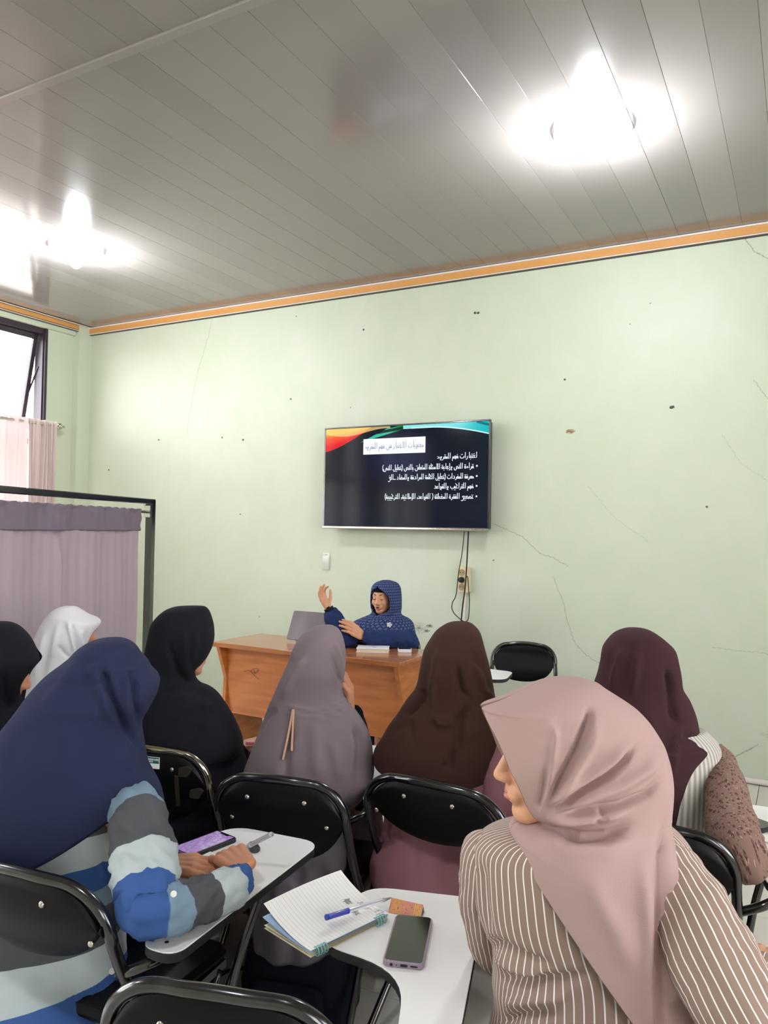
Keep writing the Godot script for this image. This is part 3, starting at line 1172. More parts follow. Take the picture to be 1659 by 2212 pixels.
func wall_things() -> void:
	# curtain rod with its two drapes in front of the left window
	var rod_x := WALL_X + 0.1
	var end := on_x(129, 921, rod_x)
	var o := thing("curtain_rod", "thin silver curtain rod with round ball end across the left window", "curtain rod", Vector3(rod_x, end.y, end.z))
	var mb := MB.new()
	mb.tube(PackedVector3Array([Vector3(0, 0, 0.02), Vector3(0, 0, 2.7)]), 0.011, 12)
	part("rod", mb, M.chrome, o)
	mb = MB.new()
	mb.ball(Vector3.ZERO, Vector3.ONE * 0.03)
	mb.tube(PackedVector3Array([Vector3(0, 0, -0.025), Vector3(0, 0, -0.05)]), 0.012, 10)
	part("finial", mb, M.chrome, o)
	for z in [0.05, 2.6]:
		mb = MB.new()
		mb.box(Vector3(-0.05, 0, z), Vector3(0.1, 0.02, 0.02), 0.003)
		part("bracket", mb, M.chrome, o)
	var lining := cloth(rgb(214, 196, 190), 0.9, 0.1)
	lining.backlight_enabled = true
	lining.backlight = Color(0.15, 0.14, 0.13)
	var sheer := cloth(rgb(226, 208, 206), 0.9, 0.1)
	sheer.backlight_enabled = true
	sheer.backlight = Color(0.4, 0.36, 0.36)
	for c in [["pleated beige curtain gathered at the end of the rod", 0.045, 0.33, 9.0, 0.026, lining], ["sheer pinkish curtain hanging in wide folds across the left window", 0.33, 2.3, 20.0, 0.024, sheer]]:
		var rows := []
		for i in 24:
			var v := i / 23.0
			var r := PackedVector3Array()
			for j in 241:
				var u := j / 240.0
				var wave: float = sin(u * c[3] * TAU) * c[4] * (0.8 + 0.3 * sin(u * 31.0))
				var dx: float = 0.0 + wave + 0.012 * sin(u * c[3] * 2.2 + v * 2.0)
				r.append(Vector3(rod_x + dx, end.y + 0.035 - v * (end.y - 0.75), end.z + lerpf(c[1], c[2], u) + 0.008 * sin(v * 5.0 + u * 9.0)))
			rows.append(r)
		var cb := MB.new()
		cb.grid(rows)
		single("window_curtain", cb, c[5], c[0], "curtain")
	# clear plastic holder screwed to the wall
	var hp := on_z(705, 1212, WALL_Z)
	o = thing("plastic_holder", "small clear plastic holder screwed to the green wall below the screen", "holder", hp)
	var clear := mat(Color(0.92, 0.95, 0.9, 0.22), 0.08)
	clear.transparency = BaseMaterial3D.TRANSPARENCY_ALPHA
	mb = MB.new()
	mb.box(Vector3(0, 0, 0.004), Vector3(0.062, 0.135, 0.003), 0.001)
	mb.box(Vector3(0, -0.012, 0.016), Vector3(0.062, 0.11, 0.002), 0.001)
	mb.box(Vector3(0, -0.066, 0.01), Vector3(0.062, 0.003, 0.014), 0.001)
	for s in [-1.0, 1.0]:
		mb.box(Vector3(s * 0.03, -0.012, 0.01), Vector3(0.003, 0.11, 0.014), 0.001)
	part("pocket", mb, clear, o)
	mb = MB.new()
	mb.ball(Vector3(0, 0.052, 0.006), Vector3(0.004, 0.004, 0.003))
	part("screw", mb, M.black_matte, o)
	# triple socket with plug, cables and conduit
	var sp := on_z(1006, 1252, WALL_Z)
	o = thing("wall_socket", "cream triple wall socket with a black plug under the screen", "socket", sp)
	mb = MB.new()
	mb.prism(rounded(0.082, 0.19, 0.012), 0.0, 0.045, 0.005, Transform3D(Basis(Vector3.RIGHT, PI / 2), Vector3.ZERO))
	part("body", mb, M.cream_plastic, o)
	var dark_cream := mat(rgb(176, 154, 118), 0.5)
	for k in [-1, 0, 1]:
		mb = MB.new()
		mb.lathe(PackedVector2Array([Vector2(0.024, 0.0452), Vector2(0.0235, 0.048), Vector2(0.021, 0.048), Vector2(0.0205, 0.0453), Vector2(0.0, 0.0453)]), 20, Transform3D(Basis(Vector3.RIGHT, PI / 2), Vector3(-0.012, k * 0.052, 0)))
		var so := part("socket_outlet", mb, dark_cream, o)
		for s in [-1.0, 1.0]:
			mb = MB.new()
			mb.lathe(PackedVector2Array([Vector2(0.0035, 0.0453), Vector2(0.0035, 0.0462), Vector2(0, 0.0462)]), 8, Transform3D(Basis(Vector3.RIGHT, PI / 2), Vector3(-0.012 + s * 0.009, k * 0.052, 0)))
			part("pin_hole", mb, M.black_matte, so)
	mb = MB.new()
	mb.lathe(PackedVector2Array([Vector2(0, 0.046), Vector2(0.02, 0.046), Vector2(0.019, 0.07), Vector2(0.012, 0.078), Vector2(0, 0.08)]), 18, Transform3D(Basis(Vector3.RIGHT, PI / 2), sp + Vector3(-0.012, 0, 0)))
	single("plug", mb, M.black_matte, "black round plug in the middle of the cream wall socket", "plug")
	var on_wall := func(list: Array, out: float) -> PackedVector3Array:
		var pts := []
		for i in list.size() / 2:
			pts.append(on_z(list[i * 2], list[i * 2 + 1], WALL_Z + out))
		return catmull(pts, 6)
	mb = MB.new()
	mb.tube(on_wall.call([1003, 1148, 998, 1195, 991, 1235, 985, 1285, 978, 1300, 976, 1313, 981, 1325, 995, 1338, 1005, 1343, 1011, 1338, 1013, 1325, 1014, 1295, 1012, 1270, 1010, 1246, 1006, 1250], 0.075), 0.0035, 8)
	single("power_cable", mb, M.black_matte, "thin black cable hanging in a long loop below the screen", "cable")
	mb = MB.new()
	mb.tube(on_wall.call([1012, 1148, 1009, 1205, 1007, 1240, 1004, 1275, 1000, 1305, 996, 1345, 992, 1400], 0.09), 0.0055, 8)
	single("screen_cable", mb, M.black_matte, "straight black cable running from the screen down past the socket", "cable")
	mb = MB.new()
	var a := on_z(1006, 1277, WALL_Z)
	var b := on_z(999, 1400, WALL_Z)
	mb.bar(Vector3(a.x, a.y, WALL_Z + 0.008), Vector3(a.x - 0.02, b.y, WALL_Z + 0.008), 0.022, 0.016, 0.003)
	single("cable_conduit", mb, M.white_plastic, "white cable conduit on the wall below the cream socket", "conduit")

# ---------------------------------------------------------------- Arabic writing drawn stroke by stroke
const SHAPES := {
	"A": ["0.9,0 0.9,7", 1.9], "a": ["0.9,0 0.9,7", 1.9],
	"B": ["0,0 1.2,0 1.2,2.6 1.2,0 2.4,0", 2.4], "b": ["0,2.0 0.5,0.2 2,-.3 4.6,-.3 6,.3 6.4,2.2", 7.0],
	"H": ["0,0 3.6,0;0.8,2.6 2,3 3.2,2.4 0.6,0", 3.8], "h": ["0,2.6 1.4,3 3,2.5 1.2,0.6 1.4,-2 3.4,-3.4 5,-2.8", 5.2],
	"d": ["1.7,3.4 .5,.8 .8,0 3,0", 3.4], "r": ["0.9,1.8 1.0,0 1.9,-1.6 3.2,-2.1", 2.6],
	"S": ["0,0 .7,0 .7,2 .7,0 2.1,0 2.1,2 2.1,0 3.6,0 3.6,2.2 3.6,0 5,0", 5.0], "s": ["0,0 .7,2 .7,0 2.1,0 2.1,2 2.1,0 3.6,0 3.6,2 4,-1.6 5.6,-2.6 7.4,-1.6 7.7,.8", 8.2],
	"C": ["0,0 4.6,0 4.6,1.8 4.6,0 5.6,0;.6,0 1.2,1.8 2.6,2.8 3.7,1.8 3.7,0", 5.6], "c": ["0,0 3.7,0;.6,0 1.2,1.8 2.6,2.8 3.7,1.8 3.9,-1.4 5.4,-2.6 7.4,-1.6 7.7,.8", 8.2],
	"T": ["0,0 4.8,0;.8,0 1.4,1.8 2.8,2.6 3.8,1.6 3.6,0;3.9,0 3.9,7", 4.8], "t": ["0,0 4.8,0;.8,0 1.4,1.8 2.8,2.6 3.8,1.6 3.6,0;3.9,0 3.9,7", 4.8],
	"E": ["0,0 1,0 2.6,2.4 .6,2.4 2,0 3,0", 3.2], "e": ["2.6,3 1,2.6 1,1.4 2.6,1.2 .8,0 .6,-2 2.4,-3.4 4.4,-3", 4.6],
	"F": ["0,0 3,0;1.5,0.2 .5,1.2 1,2.6 2.2,2.4 2.4,1 1.5,.2", 3.0], "f": ["0,0 1.5,0.2 .5,1.2 1,2.6 2.2,2.4 2.4,0 4.6,-.3 6.4,.2 7,2", 7.6],
	"Q": ["0,0 3,0;1.5,0.2 .5,1.2 1,2.6 2.2,2.4 2.4,1 1.5,.2", 3.0], "q": ["0,0 1.5,0.2 .5,1.2 1,2.6 2.2,2.4 2.4,0 3.2,-2 5,-2.6 6.6,-1.4 6.8,.8", 7.2],
	"K": ["0,0 3.2,0 2.8,1.6 1.0,3.6 3.6,6.2", 3.6], "k": ["0,0 4,0;4,0 4,6;2.6,2 1.6,2.6 2.6,3.4", 4.8],
	"L": ["0,0 .9,0 .9,7;.9,0 2.0,0", 2.0], "l": ["0.9,7 .9,0 1.6,-2 3.2,-2.4 4.6,-1.4 4.9,.6", 5.3],
	"M": ["0,0 2.8,0;.6,0 .6,1.6 1.8,1.9 2.2,.6 1.6,0", 2.8], "m": ["0,0 .8,0 .6,1.6 1.8,1.9 2.2,.6 1.2,0 2.4,-.2 2.6,-3.4", 3.0],
	"n": ["0.5,1.6 .7,-1 2.2,-2.2 4,-1.4 4.4,1.4", 4.8],
	"O": ["0,0 1,0 .8,2.4 2.6,2.8 3,.8 1,.6;1,0 4,0;2,0 1.6,-1.4", 4.0], "o": ["0,0 1.0,0 .6,2 1.8,3 2.8,1.6 2.2,0 1,0", 3.2],
	"w": ["2.2,.4 1,.6 .8,2 1.8,2.4 2.4,1.2 2.2,-.8 .9,-2.2;2.2,-.8 3.0,-1.8 ", 2.9], "y": ["0,1 1.6,2 .6,.2 2.6,-.8 2.2,-2.2 4.4,-2.6 6,-1.4 6.2,.2", 6.6],
	"z": ["1.6,2.2 .6,1.8 .8,1 1.8,1;.4,.4 2,.8", 2.4],
}
# letter: shape when it joins the next, shape when it does not (or "" if it always joins), dots (count, height)
const LETTERS := {
	"ا": ["", "a", 0, 0], "أ": ["", "a", -1, 9], "إ": ["", "a", -1, -2], "ب": ["B", "b", 1, -2.2], "ت": ["B", "b", 2, 4.4], "ج": ["H", "h", 1, -1.8], "ح": ["H", "h", 0, 0], "خ": ["H", "h", 1, 5],
	"د": ["", "d", 0, 0], "ر": ["", "r", 0, 0], "س": ["S", "s", 0, 0], "ص": ["C", "c", 0, 0], "ض": ["C", "c", 1, 4.6], "ط": ["T", "t", 0, 0], "ع": ["E", "e", 0, 0], "ف": ["F", "f", 1, 4.6], "ق": ["Q", "q", 2, 4.6],
	"ك": ["K", "k", 0, 0], "ل": ["L", "l", 0, 0], "م": ["M", "m", 0, 0], "ن": ["B", "n", 1, 4.4], "ه": ["O", "o", 0, 0], "و": ["", "w", 0, 0], "ي": ["B", "y", 2, -2.4], "ة": ["", "o", 2, 4.6], "ء": ["", "z", 0, 0], "ئ": ["B", "y", -1, 4.6], "غ": ["E", "h", 1, 5],
}

func arabic(im: Image, text: String, right: float, base: float, width: float, unit: float, pen: float, ink: Color) -> void:
	# first the natural width, then the strokes
	for pass_no in 2:
		var x := 0.0
		var k := 1.0
		if pass_no == 1:
			k = width / get_meta("line_width")
		for i in text.length():
			var ch := text[i]
			if ch == " ":
				x += 2.4
				continue
			if not LETTERS.has(ch):
				if pass_no == 1:
					var g := ""
					match ch:
						":": g = "1,.3 1,.5;1,2.6 1,2.8"
						"(": g = "1.6,7 .4,5 .3,2 .6,0 1.6,-2"
						")": g = ".2,7 1.4,5 1.5,2 1.2,0 .2,-2"
						"،": g = "1.2,1.4 .8,.4 1.4,-.6"
						".": g = "1,0 1,.2"
						"_": g = "0,0 2,0"
						"•": g = ".8,2.4 1.3,2.4 1.2,2.9 .8,2.9"
					strokes(im, g, right - x * unit * k, base, unit * k, unit, pen * (2.0 if ch == "•" else 1.0), ink)
				x += {":": 2.2, "(": 2.2, ")": 2.2, "،": 2.0, ".": 1.4, "_": 2.0, "•": 4.0}.get(ch, 2.0)
				continue
			var l: Array = LETTERS[ch]
			var nxt := text[i + 1] if i + 1 < text.length() else " "
			var joins: bool = l[0] != "" and LETTERS.has(nxt) and nxt != "ء"
			var prev := text[i - 1] if i > 0 else " "
			var joined: bool = LETTERS.has(prev) and LETTERS[prev][0] != "" and ch != "ء"
			var sh: Array = SHAPES[l[0] if joins else l[1]]
			if not joined and LETTERS.has(prev):
				x += 1.0
			if pass_no == 1:
				var rx := right - x * unit * k
				strokes(im, sh[0], rx, base, unit * k, unit, pen, ink)
				if joined:
					strokes(im, "-.3,0 .9,0", rx, base, unit * k, unit, pen, ink)
				var cx: float = sh[1] * 0.5
				if l[2] > 0:
					for q in l[2]:
						strokes(im, "%f,%f %f,%f" % [cx + (q - (l[2] - 1) * 0.5) * 1.7, l[3], cx + (q - (l[2] - 1) * 0.5) * 1.7 + 0.1, l[3]], rx, base, unit * k, unit, pen * 1.05, ink)
				elif l[2] < 0:
					strokes(im, "%f,%f %f,%f %f,%f" % [cx + 0.6, l[3] + 0.9, cx - 0.5, l[3] + 0.5, cx + 0.7, l[3] - 0.5], rx, base, unit * k, unit, pen * 0.8, ink)
			x += sh[1]
		set_meta("line_width", x * unit)
	remove_meta("line_width")

func strokes(im: Image, g: String, right: float, base: float, ux: float, uy: float, pen: float, ink: Color) -> void:
	for line in g.split(";", false):
		var pts := PackedVector2Array()
		for p in line.split(" ", false):
			var q := p.split(",")
			pts.append(Vector2(right - float(q[0]) * ux, base - float(q[1]) * uy))
		for i in pts.size() - 1:
			dab(im, pts[i], pts[i + 1], pen, ink)

func dab(im: Image, a: Vector2, b: Vector2, r: float, ink: Color) -> void:
	var lo := a.min(b) - Vector2.ONE * (r + 1.5)
	var hi := a.max(b) + Vector2.ONE * (r + 1.5)
	var ab := b - a
	var q := 1.0 / maxf(ab.length_squared(), 1e-6)
	for y in range(maxi(int(lo.y), 0), mini(int(hi.y) + 1, im.get_height())):
		for x in range(maxi(int(lo.x), 0), mini(int(hi.x) + 1, im.get_width())):
			var p := Vector2(x, y) - a
			var d := (p - ab * clampf(p.dot(ab) * q, 0.0, 1.0)).length()
			var k := clampf(r + 0.5 - d, 0.0, 1.0)
			if k > 0.0:
				im.set_pixel(x, y, im.get_pixel(x, y).lerp(ink, k))

func slide_color(u: float, v: float) -> Color:
	var c := Color(0.05, 0.055, 0.085).lerp(Color(0.105, 0.12, 0.25), exp(-pow((u - 0.47) / 0.22, 2.0) - pow((v - 0.3) / 0.28, 2.0)))
	c = c.lerp(Color(0.1, 0.13, 0.18), smoothstep(0.5, 1.0, u) * 0.7)
	c = c.lerp(Color(0.1, 0.12, 0.19), smoothstep(0.45, 1.0, v) * 0.6)
	# warm swoosh at the upper left
	var e := 0.235 * (1.0 - pow(u / 0.3, 1.35))
	if u < 0.3 and v < e:
		var t := v / maxf(e, 0.01)
		c = Color(1.0, 0.72, 0.25).lerp(Color(0.98, 0.3, 0.14), smoothstep(0.15, 0.5, t)).lerp(Color(0.86, 0.06, 0.1), smoothstep(0.5, 0.9, t))
	var e2 := 0.055 - 0.02 * u
	if u < 0.42 and v < e2 + 0.03 * sin(u * 12.0):
		c = c.lerp(Color(1.0, 0.85, 0.5), 0.75)
	# cool swoosh at the upper right
	var g0 := 0.10 - 0.35 * (u - 0.33)
	var g1 := 0.012 + 0.55 * pow(absf(u - 0.66), 1.9)
	if u > 0.27 + (0.12 - v) * 1.3 and u < 0.56 and v < maxf(0.11 - 0.42 * (u - 0.3), 0.0) + 0.012 and v > 0.02 * sin(u * 20.0):
		c = Color(0.2, 0.75, 0.6).lerp(Color(0.03, 0.5, 0.16), smoothstep(0.4, 0.5, u))
		if absf(v - g0 * 0.6) < 0.014:
			c = Color(0.05, 0.2, 0.16)
	if u > 0.5 and v < 0.035 + 0.62 * pow(maxf(u - 0.66, 0.0), 1.8):
		c = Color(0.55, 0.9, 0.9).lerp(Color(0.1, 0.72, 0.74), smoothstep(0.7, 1.0, u))
		if absf(v - 0.5 * (u - 0.93)) < 0.012 and u > 0.93:
			c = Color(0.02, 0.45, 0.5)
	if u > 0.55 and v > 0.035 + 0.62 * pow(maxf(u - 0.66, 0.0), 1.8) - 0.012 and v < 0.035 + 0.62 * pow(maxf(u - 0.66, 0.0), 1.8):
		c = Color(0.8, 0.97, 0.97)
	return c

func slide() -> Image:
	var w := 1376
	var h := 776
	var small := Image.create(344, 194, false, Image.FORMAT_RGB8)
	for y in 194:
		for x in 344:
			small.set_pixel(x, y, slide_color(x / 344.0, y / 194.0))
	small.resize(w, h, Image.INTERPOLATE_CUBIC)
	for y in 190:
		for x in w:
			small.set_pixel(x, y, slide_color(x / float(w), y / float(h)))
	small.fill_rect(Rect2i(345, 92, 532, 122), Color(0.98, 0.98, 1.0))
	arabic(small, "محتويات الاختبار في فهم المقروء", 862, 168, 500, 6.4, 2.2, Color(0.55, 0.6, 0.7))
	var ink := Color(0.93, 0.97, 1.0)
	arabic(small, "اختبارات فهم المقروء:", 1288, 262, 316, 5.6, 2.8, ink)
	arabic(small, "• قراءة النص وإجابة الاسئلة المتعلق بالنص (تحليل النص)", 1292, 338, 776, 5.4, 2.8, ink)
	arabic(small, "• معرفة المفردات (تحليل الكلمة المرادفة والمضاد __الخ", 1292, 412, 724, 5.4, 2.8, ink)
	arabic(small, "• فهم التراكيب والقواعد", 1292, 484, 338, 5.4, 2.8, ink)
	arabic(small, "• تصحيح الفقرة المخطئة ( القواعد، الإملائية، التركيبية)", 1292, 560, 752, 5.4, 2.8, ink)
	return small

func screen_on_wall() -> void:
	var z := WALL_Z + 0.12
	var tl := on_z(702, 925, z)
	var br := on_z(1056.6, 1147.6, z)
	var w := br.x - tl.x
	var h := tl.y - br.y
	var o := thing("wall_television", "large flat television hung on the green wall showing a dark slide with Arabic text", "television", Vector3((tl.x + br.x) / 2, (tl.y + br.y) / 2, WALL_Z))
	var face := 0.12
	var mb := MB.new()
	mb.box(Vector3(0, 0, 0.085), Vector3(w - 0.02, h - 0.02, 0.045), 0.008)
	mb.box(Vector3(0, -0.05, 0.045), Vector3(w * 0.72, h * 0.6, 0.05), 0.015)
	part("back_shell", mb, M.black_matte, o)
	mb = MB.new()
	mb.box(Vector3(0, 0.02, 0.012), Vector3(0.5, 0.4, 0.024), 0.003)
	part("wall_bracket", mb, M.black_matte, o)
	mb = MB.new()
	var t := 0.012
	mb.box(Vector3(0, h / 2 - t / 2, face - 0.008), Vector3(w, t, 0.022), 0.003)
	part("bezel", mb, M.black_paint, o)
	for s in [-1.0, 1.0]:
		mb = MB.new()
		mb.box(Vector3(s * (w / 2 - t / 2), 0, face - 0.008), Vector3(t, h - 2 * t, 0.022), 0.003)
		part("bezel", mb, M.black_paint, o)
	mb = MB.new()
	mb.box(Vector3(0, -h / 2 + 0.011, face - 0.006), Vector3(w, 0.022, 0.028), 0.006)
	mb.prism(round_poly([[-0.05, 0, 0.01], [0.05, 0, 0.01], [0.04, -0.014, 0.006], [-0.04, -0.014, 0.006]]), -0.012, 0.01, 0.002, Transform3D(Basis(Vector3.RIGHT, PI / 2), Vector3(0, -h / 2 + 0.004, face - 0.004)) * Transform3D(Basis(Vector3.FORWARD, 0), Vector3.ZERO))
	part("lower_bezel", mb, M.chrome, o)
	var sm := mat(rgb(6, 7, 10), 0.1, 0.0, 0.2)
	sm.emission_enabled = true
	sm.emission = Color.WHITE
	sm.emission_texture = ImageTexture.create_from_image(slide())
	sm.emission_operator = BaseMaterial3D.EMISSION_OP_MULTIPLY
	sm.emission_energy_multiplier = 1.3
	mb = MB.new()
	var iw := w / 2 - t
	var top := h / 2 - t
	var bot := -h / 2 + 0.022
	mb.grid([PackedVector3Array([Vector3(-iw, top, face), Vector3(iw, top, face)]), PackedVector3Array([Vector3(-iw, bot, face), Vector3(iw, bot, face)])])
	part("screen", mb, sm, o)
	var a := AreaLight3D.new()
	a.name = "screen_light"
	a.area_size = Vector2(iw * 2, top - bot)
	a.position = Vector3(0, 0.004, face + 0.012)
	a.rotation.y = PI
	a.light_energy = 0.02
	a.light_color = Color(0.6, 0.7, 1.0)
	a.shadow_enabled = true
	o.add_child(a)

func privacy_screen() -> void:
	var fr := px(326, 1078, 4.4)
	var top_y := fr.y
	var left := px(0, 1047, 3.13)
	var along := Vector3(left.x - fr.x, 0, left.z - fr.z).normalized()
	var length := 2.3
	var o := thing("privacy_screen", "black metal privacy screen frame standing behind the students at left", "screen frame", Vector3(fr.x, 0, fr.z), atan2(-along.z, along.x))
	# local x runs along the screen from its right post
	var mb := MB.new()
	mb.box(Vector3(0, top_y / 2, 0), Vector3(0.04, top_y, 0.04), 0.004)
	part("post", mb, M.black_paint, o)
	mb = MB.new()
	mb.box(Vector3(length, top_y / 2, 0), Vector3(0.04, top_y, 0.04), 0.004)
	part("post", mb, M.black_paint, o)
	mb = MB.new()
	mb.box(Vector3(length / 2, top_y - 0.015, 0), Vector3(length + 0.04, 0.03, 0.04), 0.004)
	part("top_rail", mb, M.black_paint, o)
	mb = MB.new()
	mb.tube(PackedVector3Array([Vector3(0.02, top_y - 0.075, 0.0), Vector3(length - 0.02, top_y - 0.075, 0)]), 0.008, 10)
	part("curtain_bar", mb, M.black_paint, o)
	mb = MB.new()
	mb.box(Vector3(0.03, top_y - 0.07, 0), Vector3(0.03, 0.07, 0.04), 0.004)
	part("bar_bracket", mb, M.chrome, o)
	for x in [0.0, length]:
		mb = MB.new()
		mb.box(Vector3(x, 0.03, 0), Vector3(0.04, 0.03, 0.5), 0.005)
		part("foot", mb, M.black_paint, o)
	# purple curtain on the bar
	var c := thing("screen_curtain", "mauve purple curtain with a darker top hem hanging on the black privacy screen", "curtain", Vector3(fr.x, 0, fr.z), atan2(-along.z, along.x))
	var y1 := top_y - 0.062
	for piece in [["drape", 0.0, 0.25, 0.0], ["top_hem", 0.0, y1 - 0.12, 0.013]]:
		var sides := []
		for sd in [1.0, -1.0]:
			var rows := []
			for i in 30:
				var v := i / 29.0
				var r := PackedVector3Array()
				for j in 161:
					var u := j / 160.0
					var x := lerpf(0.148, length - 0.06, u)
					var y := lerpf(y1 + (0.004 * sin(u * 160.0) if i == 0 else 0.0), piece[2], v)
					var fold_z := 0.008 * sin(u * 47.0) * smoothstep(0.0, 0.2, v) + 0.006 * sin(u * 21.0 + v) + 0.003 * sin(u * 190.0) * (1.0 - v)
					fold_z += -0.025 * exp(-pow((u - 0.36) / 0.008, 2.0)) * smoothstep(0.1, 0.2, v)
					x += 0.006 * sin(v * 11.0) * (1.0 - u)
					r.append(Vector3(x, y, fold_z + sd * (0.011 + piece[3] * (1.0 if v < 1.0 else 0.4))))
				rows.append(r)
			sides.append(rows)
		var cb := MB.new()
		cb.grid(sides[0])
		cb.grid(sides[1])
		part(piece[0], cb, cloth(rgb(170, 154, 162) if piece[0] == "drape" else rgb(124, 112, 124), 0.9, 0.15), c)

func desk_and_things() -> void:
	var x0 := -3.335
	var x1 := -1.975
	var zf := -3.84
	var zb := -4.36
	var ty := 0.757
	var o := thing("teacher_desk", "varnished brown wooden teacher's desk with a slanted front at the green wall", "desk", Vector3((x0 + x1) / 2, 0, (zf + zb) / 2))
	var w := x1 - x0
	var d := zf - zb
	var mb := MB.new()
	mb.box(Vector3(0, ty - 0.014, 0), Vector3(w, 0.028, d), 0.003)
	part("desk_top", mb, M.wood_top, o)
	# side panels with a kinked front edge
	for s in [-1.0, 1.0]:
		mb = MB.new()
		mb.prism(PackedVector2Array([Vector2(d / 2 - 0.02, ty - 0.028), Vector2(d / 2 - 0.1, 0.52), Vector2(d / 2 - 0.085, 0.3), Vector2(d / 2 - 0.16, 0.27), Vector2(d / 2 - 0.16, 0.0), Vector2(-d / 2 + 0.03, 0.0), Vector2(-d / 2 + 0.03, ty - 0.028)]), -0.014, 0.014, 0.002, Transform3D(Basis(Vector3(0, 0, 1), Vector3(1, 0, 0), Vector3(0, 1, 0)), Vector3(s * (w / 2 - 0.035), 0, 0)))
		part("side_panel", mb, M.wood, o)
	mb = MB.new()
	mb.bar(Vector3(0, ty - 0.028, d / 2 - 0.1), Vector3(0, 0.29, d / 2 - 0.13), w - 0.1, 0.018, 0.002)
	part("front_panel", mb, M.wood, o)
	# ink doodle on the front panel
	var ink := mat(rgb(70, 40, 22), 0.7)
	mb = MB.new()
	var pz := zf - 0.1
	var doodle := func(list: Array):
		var pts := []
		for i in list.size() / 2:
			var q := on_z(list[i * 2], list[i * 2 + 1], pz - 0.004)
			var k := clampf((ty - 0.028 - q.y) / 0.44, 0.0, 1.0)
			pts.append(Vector3(q.x, q.y, pz - 0.03 * k + 0.0095))
		mb.tube(catmull(pts, 4), 0.0011, 6)
	doodle.call([527, 1451, 538, 1448, 546, 1453, 556, 1450, 559, 1445, 550, 1444, 543, 1449, 547, 1455, 556, 1453])
	doodle.call([549, 1446, 552, 1455, 560, 1447])
	doodle.call([547, 1456, 553, 1462, 560, 1468])
	part("ink_doodle", mb, ink, o, true)
	# laptop, lid towards the students
	var hinge := Vector3(-2.93, ty, -4.1)
	var tl := px(626, 1339, 4.86)
	var lc := on_z(673, 1360, -4.2)
	var lap := thing("laptop", "grey open laptop on the desk seen from behind its lid", "laptop", Vector3(lc.x, ty, -4.24), deg_to_rad(3))
	mb = MB.new()
	mb.prism(rounded(0.32, 0.19, 0.015), 0.0, 0.014, 0.003, Transform3D(Basis(), Vector3(0, 0.001, -0.1)))
	part("keyboard_base", mb, M.grey_metal, lap)
	mb = MB.new()
	mb.prism(rounded(0.32, 0.2, 0.012), 0.0, 0.008, 0.003, Transform3D(Basis(Vector3.RIGHT, deg_to_rad(64)), Vector3(0, 0.012 + 0.09, 0.045)))
	part("lid", mb, M.grey_metal, lap)
	mb = MB.new()
	mb.tube(PackedVector3Array([Vector3(-0.12, 0.012, -0.002), Vector3(0.12, 0.012, -0.002)]), 0.006, 10)
	part("hinge", mb, M.black_matte, lap)
	# white notebook, phone, pouch with a red end
	var bp := on_y(806, 1406, ty)
	var bk := thing("notebook", "thick white notebook lying on the desk in front of the teacher", "notebook", Vector3(bp.x, ty, bp.z), deg_to_rad(25))
	mb = MB.new()
	mb.box(Vector3(0, 0.012, 0), Vector3(0.19, 0.018, 0.135), 0.001)
	part("pages", mb, mat(rgb(226, 208, 180), 0.9), bk)
	mb = MB.new()
	mb.box(Vector3(0, 0.0225, 0), Vector3(0.195, 0.003, 0.14), 0.001)
	mb.box(Vector3(0, 0.0015, 0), Vector3(0.195, 0.003, 0.14), 0.001)
	part("cover", mb, mat(rgb(232, 230, 236), 0.5), bk)
	mb = MB.new()
	mb.box(Vector3(0.01, 0.0243, 0.01), Vector3(0.02, 0.0008, 0.014), 0.0)
	part("cover_mark", mb, mat(rgb(120, 122, 130), 0.6), bk)
	var pp := on_y(874, 1408, ty)
	var ph := thing("mobile_phone", "dark mobile phone with a white edge lying at the right end of the desk", "phone", Vector3(pp.x, ty, pp.z), deg_to_rad(30))
	phone(ph, 0.082, 0.07, mat(rgb(225, 225, 228), 0.3), M.screen_glass, 0.02)
	var rp := on_y(752, 1399, ty)
	var pc := thing("pen_pouch", "black pouch with a red end lying beside the white notebook", "pouch", Vector3(rp.x - 0.005, ty, rp.z), deg_to_rad(20))
	mb = MB.new()
	mb.prism(rounded(0.1, 0.05, 0.02), 0.0, 0.018, 0.006, Transform3D(Basis(), Vector3(0.03, 0, -0.02)))
	part("pouch_body", mb, M.black_matte, pc)
	mb = MB.new()
	mb.tube(PackedVector3Array([Vector3(-0.07, 0.011, 0.006), Vector3(0.0, 0.011, 0.006)]), 0.01, 10)
	part("red_end", mb, mat(rgb(178, 40, 44), 0.4), pc)

# a phone lying face up, long side along local z
func phone(o: Node3D, w: float, l: float, body: Material, face: Material, t := 0.009) -> void:
	var mb := MB.new()
	mb.prism(rounded(w, l, minf(w, l) * 0.14, 6), 0.0, t, 0.002)
	part("case", mb, body, o)
	mb = MB.new()
	var wi := w - 0.007
	var li := l - 0.007
	mb.prism(rounded(wi, li, minf(w, l) * 0.11, 6), t - 0.001, t + 0.0006, 0.0003)
	var g := part("glass_face", mb, M.screen_glass, o)
	if face != M.screen_glass:
		mb = MB.new()
		var a := wi / 2 - 0.003
		var b := li / 2 - 0.004
		mb.grid([PackedVector3Array([Vector3(-a, t + 0.0009, -b), Vector3(a, t + 0.0009, -b)]), PackedVector3Array([Vector3(-a, t + 0.0009, b), Vector3(a, t + 0.0009, b)])])
		part("display", mb, face, g)

